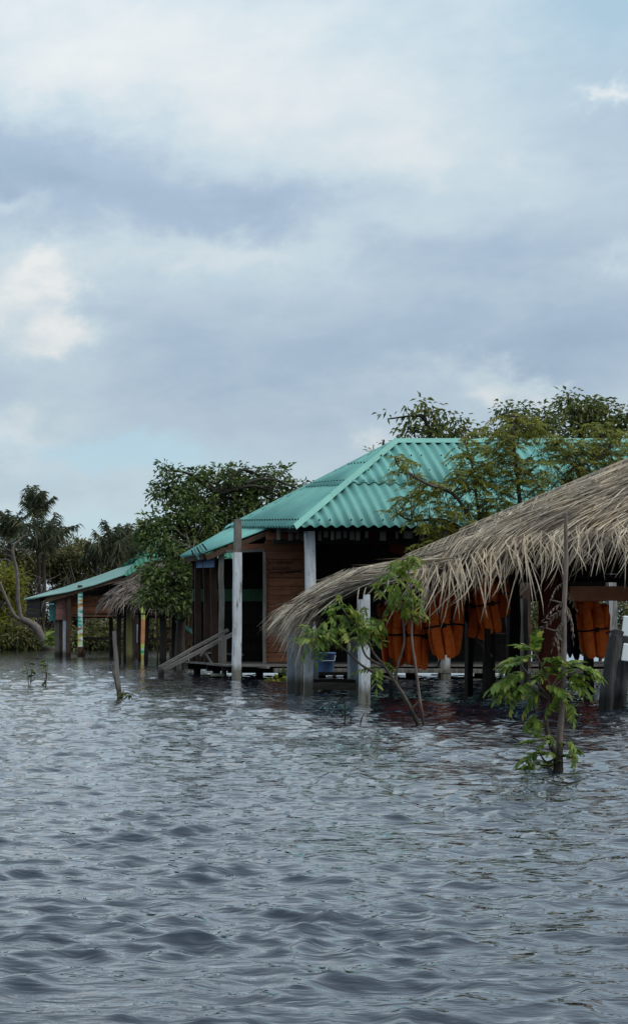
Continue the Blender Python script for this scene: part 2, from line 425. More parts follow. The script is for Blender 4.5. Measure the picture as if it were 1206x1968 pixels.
M_LEAF_MID = foliage('mid_green_leaf', [(0.0, (0.040, 0.064, 0.016)), (0.6, (0.125, 0.155, 0.038)), (1.0, (0.24, 0.235, 0.068))], 0.3)
M_LEAF_OL = foliage('olive_leaf', [(0.0, (0.085, 0.10, 0.017)), (0.5, (0.235, 0.255, 0.040)), (0.85, (0.38, 0.37, 0.065)), (1.0, (0.42, 0.32, 0.08))], 0.42)
M_LEAF_BR = foliage('bright_green_leaf', [(0.0, (0.06, 0.12, 0.02)), (0.5, (0.165, 0.25, 0.042)), (0.85, (0.28, 0.35, 0.065)), (1.0, (0.38, 0.34, 0.08))], 0.42)
M_LEAF_YG = foliage('yellow_green_leaf', [(0.0, (0.09, 0.13, 0.02)), (0.5, (0.22, 0.27, 0.042)), (1.0, (0.40, 0.36, 0.07))], 0.42)
M_LEAF_FAR = foliage('far_brush_leaf', [(0.0, (0.034, 0.040, 0.016)), (0.5, (0.125, 0.130, 0.045)), (0.85, (0.23, 0.215, 0.080)), (1.0, (0.34, 0.27, 0.15))], 0.25)
M_LEAF_PALM = foliage('palm_leaf', [(0.0, (0.026, 0.036, 0.018)), (0.6, (0.070, 0.085, 0.042)), (1.0, (0.17, 0.16, 0.09))], 0.2)
M_LEAF_DRY = foliage('dry_leaf', [(0.0, (0.08, 0.055, 0.045)), (1.0, (0.21, 0.16, 0.13))], 0.2)

# ------------------------------------------------------------------ water
def build_water():
    m, nt, b = newmat('lake_water')
    P = gcoord(nt)
    b.inputs['Base Color'].default_value = (0.006, 0.011, 0.022, 1)
    b.inputs['Roughness'].default_value = 0.02
    b.inputs['IOR'].default_value = 1.33
    b.inputs['Specular Tint'].default_value = (0.86, 0.94, 1.0, 1)
    b.inputs['Specular IOR Level'].default_value = 0.5
    h1 = nnoise(nt, P, 9.0, 3, 0.5, (0.5, 1.5, 1), 0.5)
    h2 = nnoise(nt, P, 17, 2, 0.5, (0.55, 1.5, 1), 0.5)
    ad = nt.nodes.new('ShaderNodeMath'); ad.operation = 'MULTIPLY_ADD'
    nt.links.new(h2, ad.inputs[0]); ad.inputs[1].default_value = 0.42; nt.links.new(h1, ad.inputs[2])
    bn = nbump(nt, b, ad.outputs[0], 1.0, 0.012)
    b.inputs['Coat Weight'].default_value = 1.0; b.inputs['Coat Roughness'].default_value = 0.02; b.inputs['Coat IOR'].default_value = 1.30   # second reflective layer, not real water, added to brighten the surface
    nt.links.new(bn, b.inputs['Coat Normal'])
    n_r, n_c = 860, 520
    Yr = np.concatenate([[0.4, 1.2, 2.2, 2.9], np.geomspace(3.3, 130, n_r), [200, 400, 1200, 6000]])
    t = np.concatenate([np.linspace(-3.0, 0.06, 40, endpoint=False), np.linspace(0.06, 0.60, n_c), np.linspace(0.60, 3.2, 40)[1:]])
    X = Yr[:, None] * t[None] ; Y = np.repeat(Yr[:, None], len(t), 1)
    X[0] = np.linspace(-60, 60, len(t)); Y[0] = -60
    Z = np.zeros_like(X); DX = np.zeros_like(X); DY = np.zeros_like(X)
    r = np.random.default_rng(5)
    dr = Y * math.log(130 / 3.3) / n_r
    fade_all = np.clip((130 - Y) / 60, 0, 1) * np.clip((Y - 2) / 1.0, 0, 1)
    tt = np.abs(t[None] - 0.33); fade_all = fade_all * np.clip((0.60 - tt) / 0.25, 0, 1)
    def patches(n, l0, l1):
        g = np.zeros_like(X)
        for k in range(n):
            a = r.uniform(0, 2 * math.pi); kk = 2 * math.pi / r.uniform(l0, l1)
            g += np.sin(kk * (X * math.cos(a) * 0.7 + Y * math.sin(a)) + r.uniform(0, 6.28))
        g /= math.sqrt(n / 2)
        return np.clip(np.exp(0.62 * g - 0.30), 0.15, 1.9)
    G = [patches(8, 0.4, 1.5), patches(8, 0.5, 2.2), patches(7, 0.9, 4.0), patches(7, 2.0, 7.0)]
    for i in range(210):
        lam = math.exp(r.uniform(math.log(0.07), math.log(0.42)))
        th = -math.pi / 2 + r.normal(0.10, 0.62)
        k = 2 * math.pi / lam
        steep = 0.0245 if lam < 0.3 else 0.020
        a = steep / k * r.uniform(0.5, 1.5)
        lod = np.clip((lam / (1.7 * dr) - 0.6), 0, 1)
        ph = k * (X * math.cos(th) + Y * math.sin(th)) + r.uniform(0, 6.28)
        A = a * lod * fade_all * G[i % 3 if lam < 0.45 else 3]
        Z += A * np.cos(ph)
        DX -= 0.8 * A * math.cos(th) * np.sin(ph); DY -= 0.8 * A * math.sin(th) * np.sin(ph)
    V = np.stack([X + DX, Y + DY, Z], -1).reshape(-1, 3)
    nr, nc = X.shape
    i = np.arange(nr - 1)[:, None] * nc + np.arange(nc - 1)[None]
    F = np.stack([i, i + 1, i + nc + 1, i + nc], -1).reshape(-1, 4)
    mb = MB(); mb.add(V, F)
    tag(mb.build('lake_water', m, None, True, (0, 0, 0)), kind='structure')
build_water()

# far bank behind the trees
def build_bank():
    m = plain('bank_mud', (0.045, 0.038, 0.024), 0.95, 0.1, 0.4, 2)
    xs = np.linspace(-60, 120, 90); ys = np.array([93, 95, 100, 130, 260])
    V = []
    for y in ys:
        for x in xs:
            V.append((x, y + 2.5 * math.sin(x * 0.21) + (0 if y > 93 else 0), (-0.25 if y == 93 else 0.35 + 0.012 * (y - 95)) + random.uniform(-0.08, 0.08)))
    n = len(xs); i = np.arange(len(ys) - 1)[:, None] * n + np.arange(n - 1)[None]
    tag(MB().add(V, np.stack([i, i + 1, i + n + 1, i + n], -1).reshape(-1, 4)).build('far_bank', m, None, True), kind='structure')
build_bank()

# ------------------------------------------------------------------ corrugated roofing
def corr_sheet(name, mat, parent, E0, eu, ev, u0, u1, v0, vmaxf, v1, pitch=0.2, amp=0.031, lift=0.0, per=8, thick=0.007, jag=0.0, phase=0.0, tw=None):
    """one corrugated sheet: E0 + u*eu + v*ev, u0..u1, v0..min(v1, vmaxf(u)); waves run up the slope"""
    eu = np.asarray(eu, float); ev = np.asarray(ev, float); n = nrm(np.cross(eu, ev))
    if n[2] < 0: n = -n
    nu = max(2, int(round((u1 - u0) / pitch * per))); us = np.linspace(u0, u1, nu + 1)
    v0 = v0 + random.uniform(-jag, jag)
    top = np.array([min(v1, vmaxf(u)) for u in us])
    if (top <= v0 + 0.02).all(): return None
    keep = top > v0 - 1e-6
    top = np.maximum(top, v0)
    rows = 3
    G = []
    for off in (0.0, -thick):
        for k in range(rows):
            f = k / (rows - 1)
            v = v0 + (top - v0) * f
            h = amp * np.sin(2 * math.pi * (us / pitch + phase)) + lift * (1 - 0.9 * f) + off
            G.append(np.asarray(E0) + us[:, None] * eu + v[:, None] * ev + h[:, None] * n + (0 if tw is None else (us * v)[:, None] * tw))
    V = np.concatenate(G); w = nu + 1; F = []
    for L_ in range(2):
        for k in range(rows - 1):
            for j in range(nu):
                if not (keep[j] or keep[j + 1]): continue
                a = (L_ * rows + k) * w + j
                q = [a, a + 1, a + w + 1, a + w]
                F.append(q if L_ == 0 else q[::-1])
    for j in range(nu):
        if not (keep[j] or keep[j + 1]): continue
        a = j; c = rows * w + j
        F.append([a, c, c + 1, a + 1])
        a = (rows - 1) * w + j; c = (2 * rows - 1) * w + j
        F.append([a + 1, c + 1, c, a])
    return MB().add(V, F).build(name, mat, parent, True)
def cap_strip(name, mat, parent, p0, p1, nl, nr, w, lift=0.04, seg=3, bulge=0.04):
    """folded cap along a hip or ridge: nl / nr are the directions down the two slopes"""
    p0 = np.asarray(p0, float); p1 = np.asarray(p1, float); up = np.array([0, 0, 1.0])
    nl, nr = nrm(nl), nrm(nr)
    prof = [nl * w + up * (lift - 0.01), nl * w * 0.55 + up * (lift + 0.01), nl * w * 0.16 + up * (lift + bulge), nr * w * 0.16 + up * (lift + bulge), nr * w * 0.55 + up * (lift + 0.01), nr * w + up * (lift - 0.01)]
    V = []; F = []
    for dz in (0, -0.006):
        for k in range(seg + 1):
            c = p0 + (p1 - p0) * k / seg
            for q in prof: V.append(c + q + up * dz)
    m = len(prof); L0 = (seg + 1) * m
    for s_ in range(2):
        for k in range(seg):
            for j in range(m - 1):
                a = s_ * L0 + k * m + j; F.append([a, a + 1, a + m + 1, a + m] if s_ == 0 else [a + m, a + m + 1, a + 1, a])
    for k in range(seg):
        for j in (0, m - 1):
            a = k * m + j; F.append([a, a + m, a + m + L0, a + L0])
    for j in range(m - 1):
        F.append([j, j + L0, j + 1 + L0, j + 1]); a = seg * m + j; F.append([a, a + 1, a + 1 + L0, a + L0])
    return MB().add(V, F).build(name, mat, parent, False)

# ------------------------------------------------------------------ main house
HX, HXR = 9.30, 20.0           # left eave, start of the right hip
YF, YB, YM = 29.5, 34.0, 31.75
ZE, ZB, ZR = 2.915, 3.22, 4.78
XR0, XR1 = 12.02, 18.2
DECK = 0.27
house = thing('stilt_house', (14.0, 31.7, 0.0), 'large wooden house with teal corrugated hip roof standing in the flooded lake', 'house')
def hpart(mb, name, mat, parent=None, smooth=False): return mb.build(name, mat, parent or house, smooth)

def build_house():
    roof_front = link('roof', None, house, (14, 30.6, 3.8)); roof_front.empty_display_size = 0.1
    # front slope
    sv = np.array([0, YM - YF, ZR - ZE]); SL = np.linalg.norm(sv); sv = sv / SL
    hipL = lambda u: (u / (XR0 - HX)) * SL
    hipR = lambda u: ((HXR - HX - u) / (HXR - XR1)) * SL
    vm = lambda u: max(0.0, min(SL, hipL(u), hipR(u)))
    E0 = np.array([HX, YF, ZE]); W = 1.0
    for k in range(int(math.ceil((HXR - HX) / W))):
        u0 = k * W; u1 = min(u0 + W + 0.06, HXR - HX)
        corr_sheet('roof_sheet', M_ROOF, roof_front, E0, (1, 0, 0), sv, u0, u1, -0.03, vm, SL * 0.5 + 0.05, lift=0.0 + 0.004 * (k % 2), jag=0.012)
        corr_sheet('roof_sheet', M_ROOF, roof_front, E0, (1, 0, 0), sv, u0, u1, SL * 0.5 - 0.08, vm, SL, lift=0.022 + 0.004 * (k % 2), jag=0.02)
    # left hip slope (its far corner sits a little higher)
    L0 = np.array([HX, YF, ZE]); L1 = np.array([HX, YB, ZB]); eu = (L1 - L0) / (YB - YF)
    apex = np.array([XR0, YM, ZR]); mid = L0 + eu * (YM - YF); ev = apex - mid; SH = np.linalg.norm(ev); ev = ev / SH
    half = YM - YF
    vm2 = lambda u: max(0.0, min(u / half, (2 * half - u) / half) * SH)
    n = 5; W2 = 2 * half / n
    for k in range(n):
        a, b = k * W2, min((k + 1) * W2 + 0.05, 2 * half)
        corr_sheet('roof_sheet', M_ROOF, roof_front, L0, eu, ev, a, b, -0.05, vm2, SH * 0.52, lift=0.004 * (k % 2), jag=0.02, pitch=0.18)
        corr_sheet('roof_sheet', M_ROOF, roof_front, L0, eu, ev, a, b, SH * 0.46, vm2, SH, lift=0.022, jag=0.02, pitch=0.18)
    # screw heads along the purlins
    sc = MB()
    def screw(p, n_):
        tube([p, p + n_ * 0.03], 0.014, 5, sc)
    nf = nrm(np.cross((1, 0, 0), sv)); 
    for v_ in (0.12, SL * .5 - .02, SL * .5 + .35, SL * .8):
        for k in range(0, 54):
            u_ = (k + .25) * .2
            if k % 3 != 1 and u_ < HXR - HX and vm(u_) > v_ + .05: screw(E0 + np.array([u_, 0, 0]) + sv * v_ + nf * .030, nf)
    nl_ = nrm(np.cross(ev, L1 - L0)); nl_ = nl_ if nl_[2] > 0 else -nl_
    for v_ in (0.15, SH * .5, SH * .72):
        for k in range(26):
            u_ = (k + .25) * .18
            if vm2(u_) > v_ + .05: screw(L0 + (L1 - L0) / (YB - YF) * u_ + ev * v_ + nl_ * .030, nl_)
    o = hpart(sc, 'roof_screws', M_INK, roof_front); o['kind'] = 'stuff'
    # back and right slopes
    B0 = np.array([HX, YB, ZB]); bv = np.array([0, YM - YB, ZR - ZB]); BL = np.linalg.norm(bv); bv /= BL
    vm3 = lambda u: max(0.0, min(BL, u / (XR0 - HX) * BL, (HXR - HX - u) / (HXR - XR1) * BL))
    for k in range(6):
        a = k * 1.8; b = min(a + 1.85, HXR - HX)
        corr_sheet('roof_sheet', M_ROOF, roof_front, B0, (1, 0, 0), bv, a, b, -0.03, vm3, BL, per=4)
    R0 = np.array([HXR, YF, ZE]); R1 = np.array([HXR, YB, ZB]); eu = (R1 - R0) / (YB - YF)
    ev = np.array([XR1, YM, ZR]) - (R0 + eu * half); SR = np.linalg.norm(ev); ev /= SR
    vm4 = lambda u: max(0.0, min(u / half, (2 * half - u) / half) * SR)
    for k in range(3):
        corr_sheet('roof_sheet', M_ROOF, roof_front, R0, eu, ev, k * 1.5, k * 1.5 + 1.5, -0.05, vm4, SR, per=4)
    # hip and ridge caps
    dn_f = np.array([0, -1, -(ZR - ZE) / (YM - YF)]); dn_l = np.array([-1, 0, -(ZR - ZE) / (XR0 - HX)])
    dn_b = np.array([0, 1, -(ZR - ZB) / (YB - YM)]); dn_r = np.array([1, 0, -1.0])
    FL = np.array([HX, YF, ZE]); FR = np.array([HXR, YF, ZE]); BLc = np.array([HX, YB, ZB]); BRc = np.array([HXR, YB, ZB])
    A0 = np.array([XR0, YM, ZR]); A1 = np.array([XR1, YM, ZR])
    for k in range(3):
        f0, f1 = k / 3 - (0.03 if k == 0 else 0.012), (k + 1) / 3 + 0.0
        cap_strip('hip_cap', M_ROOFCAP, roof_front, FL + (A0 - FL) * f0, FL + (A0 - FL) * f1, dn_l + [0, 0.55, 0], dn_f + [0.55, 0, 0], 0.095, 0.045 + 0.006 * (k % 2), bulge=0.035)
        cap_strip('hip_cap', M_ROOFCAP, roof_front, BLc + (A0 - BLc) * f0, BLc + (A0 - BLc) * f1, dn_l - [0, 0.55, 0], dn_b + [0.55, 0, 0], 0.10, 0.04, bulge=0.02)
        cap_strip('hip_cap', M_ROOFCAP, roof_front, FR + (A1 - FR) * f0, FR + (A1 - FR) * f1, dn_f - [0.5, 0, 0], dn_r + [0, 0.5, 0], 0.12, 0.04, bulge=0.035)
    for k in range(4):
        p = A0 + (A1 - A0) * k / 4; q = A0 + (A1 - A0) * (k + 1) / 4 + [0.03, 0, 0]
        cap_strip('ridge_cap', M_ROOFCAP, roof_front, p, q, dn_f, dn_b, 0.10, 0.045 + 0.006 * (k % 2), bulge=0.03)
    # lean-to roof on the left side
    NE, NF = np.array([HX + 0.12, 31.5, 3.02]), np.array([8.02, 31.5, 2.49])
    FE, FF = np.array([HX + 0.12, 34.0, 3.25]), np.array([8.20, 34.05, 2.55])
    lean = link('lean_to_roof', None, house, (8.7, 32.7, 2.8)); lean.empty_display_size = 0.1
    eu = (FF - NF) / 2.55; ev = NE - NF; SLn = np.linalg.norm(ev); ev = ev / SLn
    for k in range(3):
        a, b = k * 0.85, k * 0.85 + 0.9
        corr_sheet('roof_sheet', M_ROOF, lean, NF, eu, ev, a, b, 0.0, lambda u: 9, SLn, pitch=0.18, lift=0.004 * (k % 2), jag=0.02, tw=((FE - FF) - (NE - NF)) / (2.55 * SLn))
    # timbers that carry the lean-to
    hpart(beam(NF + [0.10, 0.04, -0.09], NE + [0, 0.04, -0.09], 0.10, 0.05), 'rafter', M_BROWN)
    hpart(beam(FF + [0.10, -0.05, -0.09], FE + [0, -0.05, -0.09], 0.10, 0.05), 'rafter', M_BROWN)
    hpart(beam((8.1, 31.58, 2.42), (8.28, 33.95, 2.47), 0.10, 0.06), 'eave_beam', M_BROWN)
    # left-side fascia board, blue
    hpart(beam((8.33, 31.75, 2.31), (8.42, 33.60, 2.37), 0.18, 0.025), 'fascia_board', M_BLUEB)
    # studs of the open left side
    for y_, w_, m_ in ((31.65, 0.10, M_GREY), (32.17, 0.13, M_BROWN), (32.75, 0.14, M_BROWN), (33.50, 0.13, M_BROWN)):
        hpart(beam((8.46, y_, DECK - 0.05), (8.44 + random.uniform(-.02, .02), y_, 2.50), w_, 0.05, segs=5, wob=0.006), 'stud', m_)
    # front posts
    hpart(beam((8.30, 29.97, -1.2), (8.31, 29.97, 2.43), 0.145, 0.13, segs=8, wob=0.006), 'post', M_WHITE)
    hpart(beam((8.32, 29.99, 2.43), (8.325, 29.99, 3.07), 0.125, 0.11, segs=3, wob=0.003), 'post', M_GREY)
    for px, y_, w_, m_, zt in ((597, 30.0, 0.17, M_WHITE, 2.93), (853, 30.0, 0.19, M_PEEL, 2.93), (742, 31.6, 0.14, M_DARK, 3.0), (788, 31.2, 0.15, M_GREY, 3.0),
                              (1010, 30.0, 0.15, M_BROWN, 2.93), (1175, 30.0, 0.15, M_PEEL, 2.93)):
        x_ = (px - X0) * y_ / FPX
        hpart(beam((x_ + 0.02, y_, -1.2), (x_ - 0.03, y_, zt), w_, 0.12, segs=8, wob=0.006), 'post', m_)
    for x_ in (17.6, 19.6): hpart(beam((x_, 30.0, -1.2), (x_, 30.0, 2.93), 0.15, 0.14, segs=4, wob=0.006), 'post', M_PEEL)
    # eave beams, wall plates
    hpart(beam((9.45, 29.9, 2.90), (19.8, 29.9, 2.90), 0.12, 0.06), 'eave_beam', M_DARK)
    hpart(beam((9.5, 29.9, 2.88), (9.5, 33.9, 3.14), 0.12, 0.06), 'eave_beam', M_DARK)
    # short hanging slats under the front eave
    px = 520
    gaps = [(535, 6), (558, 7), (572, 5), (581, 6), (614, 6), (626, 8), (638, 6), (650, 9), (663, 7), (676, 9), (687, 8), (704, 6), (735, 12), (762, 5), (783, 16), (812, 6), (835, 10), (870, 8), (905, 8), (940, 9), (980, 8), (1020, 8), (1060, 9), (1110, 8), (1160, 8)]
    for px, w in gaps:
        y_ = 30.02 if px > 600 else 30.9
        s = FPX / y_; x_ = (px - X0) / s
        zb = CAMH + (YH - 1036 + random.uniform(-3, 3)) / s
        hpart(beam((x_, y_, zb), (x_ + random.uniform(-.01, .01), y_, 3.02), w / s, 0.02), 'eave_slat', M_GREY)
    hpart(beam((9.3, 31.0, 2.70), (19.5, 31.0, 2.70), 0.10, 0.05), 'tie_beam', M_DARK)
    # red-brown plank wall beside the doorway
    wall = link('plank_wall', None, house, (9.73, 31.5, 1.5)); wall.empty_display_size = 0.1
    zz = DECK + 0.02; k = 0
    while zz < 2.86:
        h = random.choice((0.17, 0.185, 0.20, 0.21)); h = min(h, 2.95 - zz)
        xl = 9.30 + random.uniform(-.012, .012); xr = 10.28
        hpart(beam((xl, 31.5 + random.uniform(-.006, .006), zz + h / 2), (xr, 31.5, zz + h / 2 + random.uniform(-.006, .006)), h - 0.010, 0.025), 'plank', M_WALL, wall)
        zz += h; k += 1
    hpart(beam((9.27, 31.47, DECK), (9.27, 31.47, 2.52), 0.05, 0.05, segs=3, wob=0.003), 'door_jamb', M_GREY)
    for i in range(22):
        z_ = 0.4 + i * 0.092
        for x_ in ((9.345,) if i % 3 else (9.345, 9.62)):
            c = np.array([x_ + random.uniform(-.01, .01), 31.484, z_])
            tube([c + [0, 0.002, 0], c + [0, -0.010, 0]], 0.011, 6).build('nail_head', M_INK, wall)
    # hand lettering
    fc = [('ATTENCREY', 516, 1080, 0.078), ('EXTTUM', 523, 1090, 0.075), ('DOMINGOS T', 518, 1099, 0.070)]
    for txt, px_, py_, sz in fc:
        cu = bpy.data.curves.new('t', 'FONT'); cu.body = txt; cu.size = sz * 1.15; cu.extrude = 0.001; cu.space_character = 1.05
        to = bpy.data.objects.new('t', cu); COL.objects.link(to)
        dg = bpy.context.evaluated_depsgraph_get()
        me = bpy.data.meshes.new_from_object(to.evaluated_get(dg)); me.name = 'lettering'
        bpy.data.objects.remove(to); me.materials.clear(); me.materials.append(M_INK)
        p = at(px_, py_ + 4, 31.47)
        link('lettering', me, wall, (p[0], 31.478, p[2]), (R(90), 0, 0))
    p = at(545, 1099, 31.48)
    hpart(beam((p[0] + .05, 31.482, p[2]), (p[0] + 0.36, 31.482, p[2] + 0.012), 0.035, 0.004), 'lettering', M_INK, wall)
    # door head, dark room behind
    hpart(beam((8.50, 31.5, 2.53), (9.28, 31.5, 2.55), 0.06, 0.05), 'door_head', M_GREYH)
    for z_, h in ((2.61, 0.12),):
        hpart(beam((8.55, 31.53, z_), (9.31, 31.53, z_ + 0.02), h, 0.025), 'plank', M_WALL, wall)
    # back wall of planks (whole width) with a green board
    bwall = link('back_wall', None, house, (14, 33.9, 1.6)); bwall.empty_display_size = 0.1
    zz = DECK; nrow = 0
    while zz < 2.95:
        h = random.uniform(0.19, 0.25); row = round(zz * 10)
        green = 1.60 < zz + h / 2 < 1.80
        j = 0.030 if nrow % 2 else 0.0; nrow += 1      # lapped boards
        for xa, xb in ((8.42, 9.40), (9.40, 11.6), (11.6, 14.2), (14.2, 15.4), (15.4, 17.6), (17.6, 19.7)):
            if (xb < 9.5 and zz > 2.35) or (xa > 15 and zz < 1.5): continue
            hpart(beam((xa, 33.85 + j, zz + h / 2), (xb + 0.02, 33.85 + j, zz + h / 2 + 0.002), h + 0.03, 0.024), 'plank', M_GREENB if green and xb < 12 else M_DARK, bwall)
            j += 0.0012
        zz += h
    for y_ in (32.3, 33.1, 33.7):    # inner partition between lean-to and main room
        pass
    for k in range(14):
        z_ = DECK + 0.1 + k * 0.2
        hpart(beam((10.28, 31.55, z_), (10.28, 33.8, z_), 0.19, 0.02), 'partition_plank', M_DARK)
    # deck: boards, edge beams, stilts
    for k in range(17):
        y_ = 30.12 + k * 0.225
        hpart(beam((8.25 if y_ > 31.3 else 8.15, y_, DECK - 0.02), (19.7, y_ + random.uniform(-.01, .01), DECK - 0.02 + random.uniform(-.006, .006)), 0.03, 0.219), 'deck_board', M_GREYH)
    hpart(beam((9.0, 29.96, 0.165), (14.2, 29.96, 0.155), 0.085, 0.06, segs=4, wob=0.004), 'edge_beam', M_PEEL)
    hpart(beam((14.25, 29.96, 0.155), (19.6, 29.96, 0.16), 0.085, 0.06, segs=4, wob=0.004), 'edge_beam', M_PEEL)
    hpart(beam((8.0, 30.9, 0.27), (8.9, 29.95, 0.22), 0.04, 0.12, segs=3, wob=0.006), 'step_board', M_GREYH)
    p = at(406, 1297, 30.6); q = at(429, 1297, 30.6)
    hpart(beam(p, q, 0.05, 0.10), 'step_board', M_WHITE)
    for x_ in np.arange(8.5, 19.8, 1.35):
        for y_ in (30.6, 32.2, 33.8):
            hpart(beam((x_, y_, -1.2), (x_, y_, DECK - 0.04), 0.13, 0.13), 'stilt', M_DARK)
    for y_ in (30.6, 32.2, 33.8): hpart(beam((8.3, y_, 0.17), (19.7, y_, 0.17), 0.14, 0.08), 'floor_joist', M_DARK)
    # stair rails going down to the water on the left
    a0, a1 = at(305, 1283, 31.0), at(438, 1211, 31.4); b0, b1 = at(314, 1288, 30.7), at(448, 1218, 31.1)
    hpart(beam(a0, a1, 0.055, 0.045, segs=4, wob=0.004), 'stair_rail', M_GREYH)
    hpart(beam(b0, b1, 0.075, 0.045, segs=4, wob=0.004), 'stair_rail', M_GREYH)
    for px_, yt, yb, w in ((309, 1281, 1302, 0.10), (343, 1272, 1302, 0.085), (429, 1220, 1282, 0.085)):
        t_ = at(px_, yt, 30.9); hpart(beam((t_[0], 30.85, -0.8), (t_[0], 30.85, t_[2]), w, 0.07, segs=3, wob=0.004), 'rail_post', M_GREY)
    hpart(beam(at(385, 1262, 31.3), at(396, 1246, 31.5), 0.04, 0.03), 'brace', M_GREYH)
    hpart(beam(at(393, 1252, 31.5), at(408, 1277, 31.3), 0.04, 0.03), 'brace', M_GREYH)
    # roughly leaning red board and dark clutter boards inside
    hpart(beam(at(706, 1030, 32.0), at(800, 1062, 31.0), 0.30, 0.03), 'leaning_board', M_RED)
    hpart(beam(at(512, 1033, 31.2), at(590, 1033, 31.2), 0.10, 0.03), 'tie_beam', M_WALL)
    # strip of old netting / cloth tied where lean-to eave meets the rafter
    for k in range(5):
        p = at(368 + k * 5, 1060 - k * 3, 31.45)
        hpart(beam(p + [0, 0, 0.03], p + [0.10, 0, -0.22 + 0.03 * k], 0.03, 0.008), 'tied_strip', M_TEALB if k % 2 else M_DARK)
build_house()

# small bench and a stool inside the doorway
def build_bench():
    t = thing('wooden_bench', (8.85, 32.6, DECK), 'pale low wooden bench just inside the dark doorway', 'bench')
    beam((8.45, 32.6, DECK + 0.20), (9.15, 32.62, DECK + 0.16), 0.04, 0.2).build('seat', M_GREYH, t)
    for x_ in (8.55, 9.05): beam((x_, 32.6, DECK), (x_, 32.6, DECK + 0.19), 0.07, 0.12).build('leg', M_GREY, t)
build_bench()

